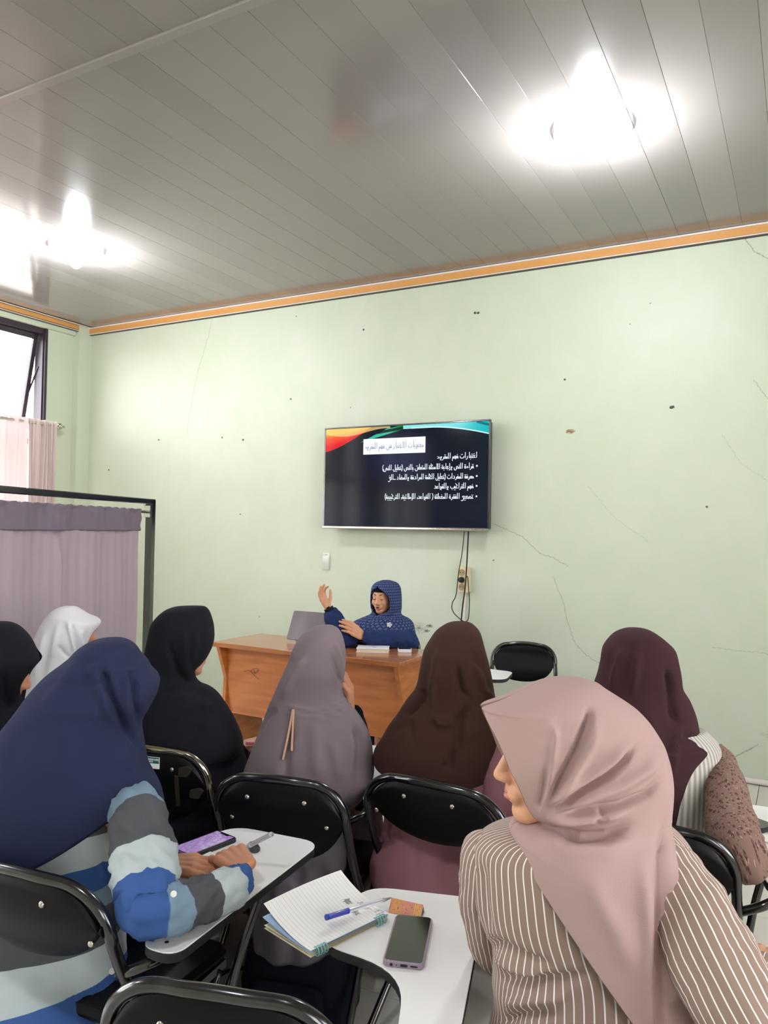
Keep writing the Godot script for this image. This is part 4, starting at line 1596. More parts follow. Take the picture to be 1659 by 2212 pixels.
# ---------------------------------------------------------------- folding lecture chairs; local -z is the way the sitter looks, origin on the floor under the back hoop
func make_chair(called: String, label: String, tube_mat: Material, bracketed := false, wide := 1.0, bottom := 0.562) -> Node3D:
	var o := thing(called, label, "chair", Vector3.ZERO, 0.0, "black folding lecture chairs")
	var r := 0.0125
	var mb := MB.new()
	var pts := [Vector3(0.215, 0.012, -0.47), Vector3(0.208, 0.25, -0.29), Vector3(0.2, 0.44, -0.145), Vector3(0.198, 0.58, -0.055), Vector3(0.194, 0.67, -0.015)]
	for i in 7:
		var a := PI / 2 * i / 6.0
		pts.append(Vector3(0.094 + 0.1 * cos(a), 0.69 + 0.1 * sin(a), -0.008 + 0.02 * sin(a)))
	pts.append(Vector3(0.05, 0.795, 0.02))
	pts.append(Vector3(0.0, 0.797, 0.022))
	var full := pts.duplicate()
	for i in range(pts.size() - 2, -1, -1):
		full.append(Vector3(-pts[i].x, pts[i].y, pts[i].z))
	for i in full.size():
		full[i].x *= wide
	mb.tube(catmull(full, 4), r, 12)
	part("back_hoop", mb, tube_mat, o)
	for s in [-1.0, 1.0]:
		mb = MB.new()
		mb.tube(catmull([Vector3(s * 0.18, 0.41, -0.43), Vector3(s * 0.185, 0.3, -0.31), Vector3(s * 0.2, 0.012, 0.02)], 6), r * 0.92, 12)
		part("rear_leg", mb, tube_mat, o)
	for q in [[0.2, 0.1, -0.055], [0.212, 0.13, -0.385]]:
		mb = MB.new()
		mb.bar(Vector3(-q[0], q[1], q[2]), Vector3(q[0], q[1], q[2]), 0.016, 0.016, 0.003)
		part("cross_bar", mb, tube_mat, o)
	for s in [-1.0, 1.0]:
		for q in [[0.2, 0.024, 0.2, -0.008], [0.2155, -0.478, 0.214, -0.452]]:
			mb = MB.new()
			mb.tube(PackedVector3Array([Vector3(s * q[0], 0.0, q[1]), Vector3(s * q[2], 0.035, q[3])]), 0.016, 12)
			part("rubber_foot", mb, M.rubber, o)
	# back panel, bowed backwards
	mb = MB.new()
	var front := []
	var back := []
	for i in 15:
		var v := i / 14.0
		var rf := PackedVector3Array()
		var rb := PackedVector3Array()
		for j in 33:
			var u := -1.0 + j / 16.0
			var top := 0.785 - 0.085 * pow(absf(u), 5.0)
			var low := bottom + 0.05 * u * u + 0.055 * pow(absf(u), 6.0)
			var y := lerpf(top, low, v)
			var zz := 0.012 + 0.016 * (1.0 - u * u) - 0.035 * smoothstep(0.74, 0.62, y)
			var lip := 0.006 * (1.0 if i == 0 or i == 14 else 0.0)
			rf.append(Vector3(u * 0.186 * wide, y, zz - 0.012 + lip))
			rb.append(Vector3(u * 0.186 * wide, y, zz + 0.004 - lip + 0.003 * sin(v * PI)))
		front.append(rf)
		back.append(rb)
	mb.grid(back)
	mb.grid(front)
	# close the edge
	var edge := []
	for side in [back, front]:
		var ring := PackedVector3Array()
		for j in 33:
			ring.append(side[0][j])
		for i in range(1, 15):
			ring.append(side[i][32])
		for j in range(31, -1, -1):
			ring.append(side[14][j])
		for i in range(13, 0, -1):
			ring.append(side[i][0])
		edge.append(ring)
	mb.grid(edge, true)
	var panel := part("back_panel", mb, M.black_vinyl, o)
	var spots := [[-0.085, 0.742], [0.085, 0.742], [-0.142, 0.672], [0.142, 0.672]] if wide == 1.0 else [[-0.075, 0.75], [0.075, 0.75], [-0.178, 0.684], [0.178, 0.684]]
	for q in spots:
		mb = MB.new()
		var u: float = q[0] / (0.186 * wide)
		var zz := 0.012 + 0.016 * (1.0 - u * u) - 0.035 * smoothstep(0.74, 0.62, q[1]) + 0.006
		mb.ball(Vector3(q[0], q[1], zz), Vector3(0.007, 0.007, 0.0045), Basis(), 10)
		part("rivet", mb, M.rivet, panel)
	if bracketed:
		for s in [-1.0, 1.0]:
			for q in [[0.12, 0.735], [0.15, 0.665]]:
				mb = MB.new()
				var zq := 0.026 - 0.03 * smoothstep(0.74, 0.62, q[1])
				mb.prism(round_poly([[-0.016, -0.014, 0.008], [0.016, -0.014, 0.004], [0.034, 0.012, 0.004], [0.02, 0.022, 0.004], [-0.014, 0.014, 0.008]]), zq - 0.004, zq + 0.003, 0.001, Transform3D(Basis(Vector3(s, 0, 0), Vector3(0, 0, 1), Vector3(0, 1, 0)), Vector3(s * q[0], q[1], 0)))
				part("bracket", mb, M.bracket, panel)
			mb = MB.new()
			mb.bar(Vector3(s * 0.102, 0.725, 0.032), Vector3(s * 0.1, 0.625, 0.012), 0.012, 0.006, 0.001)
			part("brace", mb, M.bracket, panel)
	# seat
	mb = MB.new()
	mb.prism(round_poly([[-0.19, -0.48, 0.05], [0.19, -0.48, 0.05], [0.17, -0.12, 0.06], [-0.17, -0.12, 0.06]]), 0.425, 0.455, 0.012)
	part("seat", mb, M.black_vinyl, o)
	for s in [-1.0, 1.0]:
		mb = MB.new()
		mb.bar(Vector3(s * 0.175, 0.415, -0.46), Vector3(s * 0.19, 0.425, -0.14), 0.02, 0.016, 0.003, Vector3.UP)
		part("seat_rail", mb, tube_mat, o)
	if true:
		var outline := round_poly([[0.262, -0.03, 0.04], [0.35, -0.03, 0.04], [0.36, -0.62, 0.06], [0.085, -0.62, 0.07], [0.05, -0.36, 0.055], [0.235, -0.3, 0.1]], 7)
		mb = MB.new()
		mb.prism(outline, 0.66, 0.679, 0.002)
		var board := part("writing_tablet", mb, M.black_matte, o)
		mb = MB.new()
		mb.prism(outline, 0.679, 0.682, 0.0008)
		part("white_laminate", mb, M.laminate, board)
		for q in [[0.305, -0.062], [0.305, -0.1]]:
			mb = MB.new()
			mb.ball(Vector3(q[0], 0.6825, q[1]), Vector3(0.005, 0.0015, 0.005), Basis(), 8)
			part("screw", mb, M.dark_chrome, board)
		mb = MB.new()
		mb.tube(catmull([Vector3(0.2, 0.6, -0.05), Vector3(0.26, 0.635, -0.04), Vector3(0.3, 0.652, -0.1), Vector3(0.31, 0.652, -0.36), Vector3(0.3, 0.63, -0.42), Vector3(0.25, 0.45, -0.4), Vector3(0.214, 0.2, -0.36)], 5), 0.011, 10)
		part("tablet_support", mb, tube_mat, o)
	return o

func chairs() -> void:
	var c := make_chair("lecture_chair", "empty black folding lecture chair in the foreground, nearest the camera", M.black_paint)
	c.position = Vector3(-0.78, 0, -0.94)
	c.rotation.y = deg_to_rad(17)
	var wide_chair := make_chair("lecture_chair", "black folding lecture chair of the student in the navy headscarf and striped shirt", M.black_paint, false, 1.12, 0.622)
	wide_chair.position = Vector3(-1.39, 0, -1.055)
	wide_chair.rotation.y = deg_to_rad(6)
	var wide_spot := px(935, 1700, 2.16)
	dup(wide_chair, "lecture_chair", "black folding lecture chair behind the student in the brown headscarf and mauve dress", Vector3(wide_spot.x, 0, wide_spot.z), deg_to_rad(-2))
	for d in [["black folding lecture chair behind the student in the grey headscarf", -1.293, -1.79, 14.0],
		["black folding lecture chair of the student in the maroon headscarf at right", -0.325, -1.98, 6.0],
		["black folding lecture chair of the student in the pinkish headscarf, below the frame", -0.3, -0.95, 0.0], ["black folding lecture chair of the student in black at the left edge", -2.05, -1.1, 6.0], ["black folding lecture chair of the student in the white headscarf", -2.28, -1.6, 8.0]]:
		dup(c, "lecture_chair", d[0], Vector3(d[1], 0, d[2]), deg_to_rad(d[3]))
	# the grey student's tablet stands closer in; those two whose neighbours leave no room have theirs folded away
	for n in get_node("lecture_chair_003").get_children():
		if n.name.begins_with("writing_tablet") or n.name.begins_with("tablet_support"):
			n.position.x = -0.08
			n.position.z = -0.17
	for w in ["lecture_chair_006", "lecture_chair_007"]:
		for n in get_node(w).get_children():
			if n.name.begins_with("writing_tablet") or n.name.begins_with("tablet_support"):
				get_node(w).remove_child(n)
				n.free()
	# the empty one by the wall looks towards the camera
	dup(c, "lecture_chair", "empty black folding lecture chair facing the camera beside the teacher's desk", Vector3(px(1131, 1440, 4.85).x, 0, px(1131, 1440, 4.85).z), PI + deg_to_rad(17))
	var b := make_chair("lecture_chair", "folding lecture chair with bare metal hoop and inventory sticker, behind the student in black", M.hoop_metal, true)
	b.position = Vector3(-1.81, 0, -1.82)
	b.rotation.y = deg_to_rad(14)
	var lx: float = (b.transform.affine_inverse() * px(329, 1650, 2.42)).x
	var st := MB.new()
	st.box(Vector3(lx, 0.758, 0.034), Vector3(0.062, 0.036, 0.0012), 0.0, Basis(Vector3.RIGHT, 0.0))
	var s := part("inventory_sticker", st, M.paper, b)
	st = MB.new()
	st.box(Vector3(lx, 0.7655, 0.0348), Vector3(0.059, 0.019, 0.0008), 0.0)
	part("green_field", st, mat(rgb(22, 96, 88), 0.6), s)
	for l in [["NO. INVENTARIS", 0.775, 0.0075], ["UNITY", 0.7685, 0.0062]]:
		var tm := TextMesh.new()
		var f := SystemFont.new()
		f.font_names = PackedStringArray(["Droid Sans"])
		f.font_weight = 700
		tm.font = f
		tm.text = l[0]
		tm.font_size = 32
		tm.pixel_size = l[2] / 32.0
		tm.depth = 0.0004
		var t := MeshInstance3D.new()
		t.name = "lettering"
		t.mesh = tm
		t.material_override = M.paper
		t.position = Vector3(lx, l[1] - 0.007, 0.0354)
		s.add_child(t, true)

func sweep_ring(mb: MB, c: Vector3, r: float, t: float, b: Basis) -> void:
	var p := PackedVector3Array()
	for i in 17:
		var a := TAU * i / 16.0
		p.append(c + b * Vector3(0, cos(a) * r, sin(a) * r))
	mb.tube(p, t, 6, false)

func pen(called: String, label: String, a: Vector3, b: Vector3, cap: Color, cap_from: float, cap_to: float) -> void:
	var o := thing(called, label, "pen", Vector3(a.x, a.y, a.z))
	var clear := mat(Color(0.92, 0.93, 0.97, 0.3), 0.06)
	clear.transparency = BaseMaterial3D.TRANSPARENCY_ALPHA
	var d := (b - a)
	var u := d.normalized()
	var k := func(t: float): return d * t
	var mb := MB.new()
	mb.tube(PackedVector3Array([k.call(0.0), k.call(0.88)]), 0.0045, 12)
	part("barrel", mb, clear, o)
	mb = MB.new()
	mb.tube(PackedVector3Array([k.call(0.1), k.call(0.9)]), 0.0016, 8)
	part("ink_refill", mb, mat(rgb(150, 150, 165), 0.4), o)
	mb = MB.new()
	mb.tube(PackedVector3Array([k.call(0.87), k.call(0.95), k.call(1.0)]), PackedFloat32Array([0.0042, 0.0022, 0.0006]), 10)
	part("tip", mb, M.grey_metal, o)
	mb = MB.new()
	mb.tube(PackedVector3Array([k.call(cap_from), k.call(cap_to)]), 0.0056, 12)
	var side := u.cross(Vector3.UP).normalized()
	mb.bar(k.call(cap_from) + side * 0.007, k.call(cap_to * 0.9) + side * 0.0075, 0.004, 0.002, 0.0005)
	var cm := mat(Color(cap.r, cap.g, cap.b, 0.55), 0.1)
	cm.transparency = BaseMaterial3D.TRANSPARENCY_ALPHA
	part("cap", mb, cm, o)
	for e in [[cap_from, cap_from + 0.03], [cap_to - 0.02, cap_to]]:
		mb = MB.new()
		mb.tube(PackedVector3Array([k.call(e[0]), k.call(e[1])]), 0.0058, 12)
		part("cap_end", mb, mat(cap, 0.3), o)

func ruled_page(doodles: bool) -> ImageTexture:
	var w := 512
	var h := 340
	var im := Image.create(w, h, false, Image.FORMAT_RGB8)
	im.fill(rgb(240, 238, 232))
	for k in 22:
		dab(im, Vector2(16 + k * 22.5, 6), Vector2(16 + k * 22.5, h - 8), 0.7, rgb(186, 184, 184))
	if doodles:
		var rng := RandomNumberGenerator.new()
		rng.seed = 9
		var ink := rgb(120, 120, 128)
		for d in [[380, 95, 20], [402, 175, 22]]:
			var p := Vector2(d[0], d[1])
			for t in 46:
				var q := Vector2(d[0] + d[2] * sin(t * 1.9) * rng.randf_range(0.5, 1.2), d[1] + d[2] * cos(t * 1.3) * rng.randf_range(0.4, 1.0))
				dab(im, p, q, 0.6, ink)
				p = q
		arabic(im, "فهم المقروء", 505, 26, 56, 2.4, 0.8, ink)
		arabic(im, "القواعد", 505, 50, 44, 2.4, 0.8, ink)
		arabic(im, "النص", 470, 92, 30, 2.6, 0.8, ink)
		arabic(im, "تحليل", 476, 140, 38, 2.6, 0.8, ink)
	return ImageTexture.create_from_image(im)

func tablets_and_things() -> void:
	var ty := 0.682
	# spiral notebook, its upper leaves lifting
	var a := on_y(674, 2058, ty + 0.012)     # spine end near
	var b := on_y(842, 1976, ty + 0.012)     # spine end far
	var spine := (b - a)
	var len := spine.length()
	var ux := spine / len
	var uz := ux.cross(Vector3.UP) * -1.0
	if uz.dot(e_right) > 0.0:
		uz = -uz
	var o := thing("spiral_notebook", "open spiral notebook with ruled pages and doodles on the foreground writing tablet", "notebook", Vector3(a.x, ty, a.z), atan2(-ux.z, ux.x))
	var wide := 0.148
	var ax := Transform3D(Basis(Vector3.UP, atan2(-ux.z, ux.x)), Vector3(a.x, ty, a.z)).affine_inverse().basis
	var dz := signf((ax * uz).z)
	var leaf := func(y0: float, lift: float, shift: float, tk: float) -> MB:
		var m := MB.new()
		var up := []
		var lo := []
		for i in 13:
			var v := i / 12.0
			var r := PackedVector3Array()
			var r2 := PackedVector3Array()
			for j in 9:
				var u := j / 8.0
				var y := y0 + lift * v * v * (0.9 + 0.1 * u) + 0.004 * sin(u * 3.0) * v
				r.append(Vector3(lerpf(0.0, len, u) + shift * v, y, dz * (0.004 + v * wide)))
				r2.append(Vector3(lerpf(0.0, len, u) + shift * v, y - tk, dz * (0.004 + v * wide)))
			up.append(r)
			lo.append(r2)
		m.grid(up)
		m.grid(lo)
		return m
	part("back_leaves", leaf.call(0.007, 0.0, 0.0, 0.006), mat(rgb(226, 216, 186), 0.85), o)
	part("blue_leaf", leaf.call(0.011, 0.016, -0.004, 0.001), mat(rgb(168, 196, 226), 0.8), o)
	var pg := mat(Color.WHITE, 0.85)
	pg.albedo_texture = ruled_page(true)
	part("ruled_page", leaf.call(0.014, 0.042, -0.002, 0.0006), pg, o)
	var mb := MB.new()
	var wire := mat(rgb(120, 190, 190), 0.3, 0.4)
	for g in [0.06, 0.82]:
		for k in 4:
			mb = MB.new()
			sweep_ring(mb, Vector3(len * (g + 0.035 * k), 0.009, dz * 0.002), 0.0085, 0.0011, Basis())
			part("wire_ring", mb, wire, o)
	# pen lying across the page, folded banknote, lilac phone
	pen("ballpoint_pen", "clear ballpoint pen with blue cap lying on the open spiral notebook", on_y(704, 1982, ty + 0.04), on_y(846, 1939, ty + 0.03), rgb(46, 70, 200), 0.0, 0.33)
	var n0 := on_y(843, 1966, ty)
	var n1 := on_y(912, 1980, ty)
	var nd := (n1 - n0).normalized()
	var nl := n0.distance_to(n1)
	var nt := Transform3D(Basis(nd, Vector3.UP, nd.cross(Vector3.UP)), n0)
	var bill := thing("folded_banknote", "folded orange and pink banknote standing on the tablet above the lilac phone", "banknote", n0, atan2(-nd.z, nd.x))
	var im := Image.create(128, 64, false, Image.FORMAT_RGB8)
	var fn := FastNoiseLite.new()
	fn.seed = 3
	fn.frequency = 0.05
	for y in 64:
		for x in 128:
			var g := fn.get_noise_2d(x, y * 1.4)
			var c := rgb(226, 150, 140).lerp(rgb(232, 168, 84), smoothstep(-0.2, 0.3, g + 0.25 * sin(x * 0.07)))
			if fn.get_noise_2d(x * 1.7 + 300, y * 1.7) > 0.42:
				c = rgb(120, 92, 130)
			if x > 96 and x % 7 < 2:
				c = rgb(240, 210, 130)
			im.set_pixel(x, y, c)
	var bm := mat(Color.WHITE, 0.8)
	bm.albedo_texture = ImageTexture.create_from_image(im)
	mb = MB.new()
	mb.grid([PackedVector3Array([Vector3(0, 0.024, -0.006), Vector3(nl, 0.022, -0.006)]), PackedVector3Array([Vector3(0, 0.001, 0.012), Vector3(nl, 0.001, 0.012)])])
	mb.grid([PackedVector3Array([Vector3(0, 0.024, -0.006), Vector3(nl, 0.022, -0.006)]), PackedVector3Array([Vector3(0, 0.001, -0.016), Vector3(nl, 0.001, -0.016)])])
	part("folded_sheet", mb, bm, bill)
	mb = MB.new()
	mb.tri(Vector3(nl - 0.001, 0.02, -0.006), Vector3(nl - 0.001, 0.002, 0.011), Vector3(nl - 0.001, 0.002, -0.015), Vector3.RIGHT)
	part("inner_fold", mb, mat(rgb(92, 78, 110), 0.8), bill)
	var f0 := on_y(870, 2093, ty)
	var f1 := on_y(895, 1990, ty)
	var fd := Vector3(f1.x - f0.x, 0, f1.z - f0.z)
	var fl := fd.length()
	fd = fd.normalized()
	var fc := (f0 + f1) / 2.0
	var lilac := mat(rgb(150, 132, 148), 0.5)
	o = thing("mobile_phone", "mobile phone in a lilac case lying face up on the foreground writing tablet", "phone", Vector3(fc.x, ty, fc.z), atan2(-fd.x, -fd.z))
	phone(o, 0.078, fl, lilac, M.screen_glass, 0.012)
	for q in [[-0.022, 0.004, 0.0035], [-0.012, 0.0015, 0.0015], [0.002, 0.011, 0.0035], [0.021, 0.011, 0.002]]:
		mb = MB.new()
		mb.box(Vector3(q[0], 0.006, fl / 2 + 0.0002), Vector3(q[1] * 1.2, q[2] * 1.4, 0.0012), 0.0003)
		part("port", mb, M.black_matte, o)
	for q in [[-0.02, 0.014], [-0.045, 0.022]]:
		mb = MB.new()
		mb.box(Vector3(0.0392, 0.007, q[0]), Vector3(0.0014, 0.003, q[1]), 0.0004)
		part("side_button", mb, lilac, o)
	# things on the striped student's tablet
	var q0 := on_y(392, 1845, ty)
	var q1 := on_y(478, 1812, ty)
	var qd := Vector3(q1.x - q0.x, 0, q1.z - q0.z).normalized()
	var qc := on_y(437, 1831, ty)
	o = thing("mobile_phone", "black mobile phone with a purple lit display on the striped student's tablet", "phone", Vector3(qc.x, ty, qc.z), atan2(-qd.x, -qd.z))
	var si := Image.create(96, 192, false, Image.FORMAT_RGB8)
	var sn := FastNoiseLite.new()
	sn.seed = 21
	sn.frequency = 0.045
	for y in 192:
		for x in 96:
			var c := rgb(186, 150, 222)
			var g := sn.get_noise_2d(x, y)
			c = c.lerp(rgb(204, 176, 232), smoothstep(-0.1, 0.4, g))
			if g < -0.5:
				c = c.lerp(rgb(118, 64, 140), 0.7)
			if y < 70 and sn.get_noise_2d(x * 2.4 + 90, y * 2.4) > 0.32 and absf(x - 48) < 34:
				c = rgb(112, 60, 132)
			if y < 8 and absf(x - 48) < 22:
				c = rgb(10, 8, 12)
			if y > 176:
				c = rgb(96, 70, 120)
			si.set_pixel(x, y, c)
	var sm := mat(rgb(10, 9, 12), 0.1)
	sm.emission_enabled = true
	sm.emission_texture = ImageTexture.create_from_image(si)
	sm.emission_operator = BaseMaterial3D.EMISSION_OP_MULTIPLY
	sm.emission = Color.WHITE
	sm.emission_energy_multiplier = 0.75
	phone(o, 0.08, 0.165, M.black_matte, sm, 0.011)
	var pl := AreaLight3D.new()
	pl.name = "display_light"
	pl.area_size = Vector2(0.07, 0.15)
	pl.position = Vector3(0, 0.016, 0)
	pl.rotation.x = PI / 2
	pl.light_energy = 0.004
	pl.light_color = Color(0.8, 0.65, 1.0)
	pl.shadow_enabled = true
	o.add_child(pl)
	var sp := on_y(432, 1882, ty)
	o = thing("spiral_notepad", "small white spiral notepad under the striped student's hands", "notepad", Vector3(sp.x, ty, sp.z), atan2(-qd.x, -qd.z) + 0.1)
	mb = MB.new()
	mb.box(Vector3(0.0, 0.003, 0.0), Vector3(0.105, 0.006, 0.17), 0.001)
	part("pages", mb, M.paper, o)
	for k in 10:
		mb = MB.new()
		sweep_ring(mb, Vector3(0.053, 0.006, -0.06 + k * 0.011), 0.006, 0.0009, Basis(Vector3.UP, PI / 2))
		part("wire_ring", mb, M.white_plastic, o)
	pen("gel_pen", "clear gel pen held in the right hand of the striped student", on_y(587, 1802, ty + 0.105), on_y(478, 1857, ty + 0.004), rgb(214, 212, 216), 0.0, 0.42)
	var ep := on_y(548, 1836, ty)
	mb = MB.new()
	mb.prism(rounded(0.026, 0.048, 0.011), ty, ty + 0.014, 0.004, Transform3D(Basis(Vector3.UP, 0.9), Vector3(ep.x, 0, ep.z)))
	single("eraser_case", mb, mat(rgb(40, 46, 46), 0.5), "small dark eraser lying behind the pen on the striped student's tablet", "eraser")
	# phone and paper on the tablet at the right edge
	var rp := on_y(1650, 1792, ty)
	mb = MB.new()
	mb.box(Vector3(rp.x + 0.03, ty + 0.002, rp.z), Vector3(0.15, 0.004, 0.2), 0.0005, Basis(Vector3.UP, -0.5))
	single("paper_sheets", mb, M.paper, "white paper sheets on the tablet at the right edge of the room", "paper")
	var rq := on_y(1628, 1783, ty + 0.005)
	o = thing("mobile_phone", "black mobile phone on white papers beside the floral sleeve at right", "phone", Vector3(rq.x, ty + 0.0045, rq.z), 1.0)
	phone(o, 0.07, 0.1, M.black_matte, M.screen_glass, 0.012)
	# bag on the floor between the rows
	var bc := on_y(655, 2078, 0.15) * Vector3(1, 0, 1)
	o = thing("backpack", "black backpack standing on the floor under the chair of the student in grey", "bag", bc, deg_to_rad(14))
	mb = MB.new()
	var rows := []
	for r in [[0.0, 0.14, 0.10], [0.03, 0.172, 0.135], [0.12, 0.178, 0.14], [0.22, 0.16, 0.12], [0.29, 0.11, 0.08], [0.31, 0.0, 0.0]]:
		var row := PackedVector3Array()
		for j in 33:
			var t := TAU * (j % 32) / 32.0
			row.append(Vector3(signf(cos(t)) * pow(absf(cos(t)), 0.6) * r[1], r[0], signf(sin(t)) * pow(absf(sin(t)), 0.6) * r[2] * (1.0 + 0.06 * sin(3 * t))))
		rows.append(row)
	mb.grid(rows)
	part("bag_body", mb, cloth(rgb(22, 24, 34), 0.85, 0.1), o)
	mb = MB.new()
	mb.prism(round_poly([[-0.12, 0.03, 0.03], [0.12, 0.03, 0.03], [0.11, 0.16, 0.03], [-0.11, 0.16, 0.03]]), 0.0, 0.03, 0.01, Transform3D(Basis(Vector3(1, 0, 0), Vector3(0, 0, 1), Vector3(0, 1, 0)), Vector3(0, 0, 0.125)))
	part("front_pocket", mb, cloth(rgb(20, 22, 30), 0.85, 0.1), o)
	mb = MB.new()
	mb.tube(catmull([Vector3(-0.18, 0.12, 0.03), Vector3(-0.25, 0.1, 0.05), Vector3(-0.28, 0.05, 0.09), Vector3(-0.25, 0.02, 0.12), Vector3(-0.2, 0.05, 0.09)], 6), 0.006, 8)
	part("strap", mb, M.black_matte, o)
	mb = MB.new()
	mb.tube(catmull([Vector3(-0.05, 0.29, 0), Vector3(-0.03, 0.34, 0), Vector3(0.03, 0.34, 0), Vector3(0.05, 0.29, 0)], 6), 0.008, 8)
	part("carry_loop", mb, M.black_matte, o)

# ---------------------------------------------------------------- people
func on_surface(mb: MB, x: float, y: float, lift := 0.0) -> Vector3:
	var best := 1e9
	var out := Vector3.ZERO
	for i in mb.v.size():
		var q := cam_inv * mb.v[i]
		var s := Vector2(829.5 - q.x / q.z * FOCAL, 1106.0 + q.y / q.z * FOCAL)
		var d := s.distance_to(Vector2(x, y)) + (-q.z) * 60.0
		if d < best:
			best = d
			out = mb.v[i]
	var depth := -(cam_t.affine_inverse() * out).z
	return px(x, y, depth - lift)

func tube_path(list: Array, sub := 6) -> PackedVector3Array:
	return catmull(list, sub)

# sleeve: [[point, radius], ...]
func sleeve(o: Node3D, called: String, list: Array, m: Material, wrinkle := 0.05, squash := 1.0, open := true) -> void:
	var pts := []
	var rr := []
	for e in list:
		pts.append(e[0])
		rr.append(e[1])
	var path := catmull(pts, 10)
	var rad := lerp_list(rr, 10)
	var nz := FastNoiseLite.new()
	nz.seed = 5 + called.length()
	nz.frequency = 1.0
	var mb := MB.new()
	var wob := func(a: float, s: float) -> float: return 1.0 + wrinkle * (nz.get_noise_3d(cos(a) * 1.3, sin(a) * 1.3, s * 16.0) * 1.6 + 0.5 * nz.get_noise_3d(cos(a) * 2.5 + 7.0, sin(a) * 2.5, s * 42.0))
	# the cuff turns in, so that its edge has thickness
	path.append(path[path.size() - 1].lerp(path[path.size() - 2], 0.15))
	rad.append(rad[rad.size() - 1] * 0.9)
	mb.tube(path, rad, 36, true, squash, wob)
	part(called, mb, m, o, true)

func skirt(o: Node3D, chair: Vector3, heading: float, m: Material, wide := 0.2, knee_y := 0.5) -> void:
	var f := Vector3(-sin(heading), 0, -cos(heading))
	chair = Vector3(last_hip.x, 0, last_hip.z) - f * 0.2
	var at := func(k: float, y: float) -> Vector3: return chair + f * k + Vector3(0, y, 0)
	var path := catmull([at.call(0.2, 0.575), at.call(0.26, 0.57), at.call(0.36, 0.555), at.call(0.5, knee_y + 0.03), at.call(0.57, knee_y - 0.14), at.call(0.58, 0.22), at.call(0.57, 0.05)], 6)
	var rad := lerp_list([wide * 0.7, wide * 0.9, wide, wide, wide * 1.05, wide * 1.15, wide * 1.2], 6)
	var mb := MB.new()
	var wob := func(a: float, s: float) -> float: return 1.0 + 0.05 * sin(a * 7.0 + s * 3.0) * smoothstep(0.2, 0.8, s) + 0.02 * sin(a * 3.0 + s * 11.0)
	mb.tube(path, rad, 40, true, 0.52, wob)
	part("skirt", mb, m, o, true)

var last_arms := []
var last_hip := Vector3.ZERO

# plain sleeves over arms that hang to the lap
func arm_sleeves(o: Node3D, m: Material) -> void:
	for a in last_arms:
		sleeve(o, "sleeve", [[a[0].lerp(a[1], 0.1), .046], [a[0].lerp(a[1], 0.6), .052], [a[1], .05], [a[1].lerp(a[2], 0.6), .042], [a[2], .036]], m, 0.06)

func body(o: Node3D, head: Transform3D, chair: Vector3, heading: float, skin: Material, arms: Array = [], fine := false, hands := [], hip := Vector3.ZERO) -> void:
	var f := Vector3(-sin(heading), 0, -cos(heading))
	var r := f.cross(Vector3.UP)
	if hip == Vector3.ZERO:
		hip = chair + f * 0.2 + Vector3(0, 0.575, 0)
	hip.y = 0.56
	var neck := head * Vector3(0, -0.17, 0.005)
	var chest := neck.lerp(hip, 0.3)
	arms = arms.duplicate()
	if arms.is_empty():
		for s in [-1.0, 1.0]:
			var sh: Vector3 = chest + r * 0.1 * s + f * 0.03 + Vector3(0, 0.03, 0)
			var el: Vector3 = sh + f * 0.1 + r * 0.005 * s + Vector3(0, -0.24, 0)
			arms.append([sh, el, el + f * 0.2 - r * 0.08 * s + Vector3(0, 0.03, 0)])
	last_arms = arms
	last_hip = hip
	var mb := MB.new()
	nets(mb, body_ops(head, hip, f, arms), 0.016, 0.05)
	nets(mb, head_ops(head, true), 0.0034 if fine else 0.008, 0.012)
	for h in hands:
		nets(mb, h, 0.0033, 0.006)
	part("body", mb, skin, o, true)

func face_details(o: Node3D, t: Transform3D, lashes: bool, gaze_down: bool) -> void:
	var b := t.basis
	for s in [-1.0, 1.0]:
		var brow := MB.new()
		var pts := []
		for q in [[0.014, 0.022, -0.0865], [0.026, 0.0285, -0.0835], [0.038, 0.027, -0.076], [0.048, 0.021, -0.066]]:
			pts.append(t * Vector3(q[0] * s, q[1], q[2]))
		brow.tube(catmull(pts, 4), PackedFloat32Array([0.001, 0.002, 0.0024, 0.0026, 0.0026, 0.0025, 0.0024, 0.0023, 0.002, 0.0018, 0.0015, 0.0012, 0.0008]), 8)
		part("eyebrow", brow, M.dark_hair, o, true)
		var lash := MB.new()
		pts = []
		for q in [[0.0175, -0.004, -0.0825], [0.025, -0.0065, -0.0855], [0.034, -0.0068, -0.0845], [0.0445, -0.003, -0.0765]]:
			pts.append(t * Vector3(q[0] * s, q[1], q[2]))
		lash.tube(catmull(pts, 4), 0.0014, 6)
		part("eyelashes", lash, M.dark_hair, o, true)
		var eye := MB.new()
		eye.ball(t * Vector3(0.031 * s, -0.0065, -0.0755), Vector3(0.0108, 0.0052, 0.0105), b, 12)
		part("eye", eye, mat(rgb(60, 40, 34), 0.2), o, true)

func head_at(x: float, y: float, d: float, facing: float, down := 0.0, scale := 1.0, roll := 0.0) -> Transform3D:
	var t := aim(px(x, y, d), dir(facing, -down))
	t.basis = t.basis * Basis(Vector3(0, 0, 1), roll)
	t.basis = t.basis.scaled_local(Vector3.ONE * scale)
	return t

func banded(list: Array, size := 256) -> ImageTexture:
	var im := Image.create(4, size, false, Image.FORMAT_RGB8)
	var total := 0.0
	for e in list:
		total += e[1]
	for y in size:
		var at := (y + 0.5) / size * total
		for e in list:
			if at < e[1]:
				for x in 4:
					im.set_pixel(x, y, e[0])
				break
			at -= e[1]
	return ImageTexture.create_from_image(im)

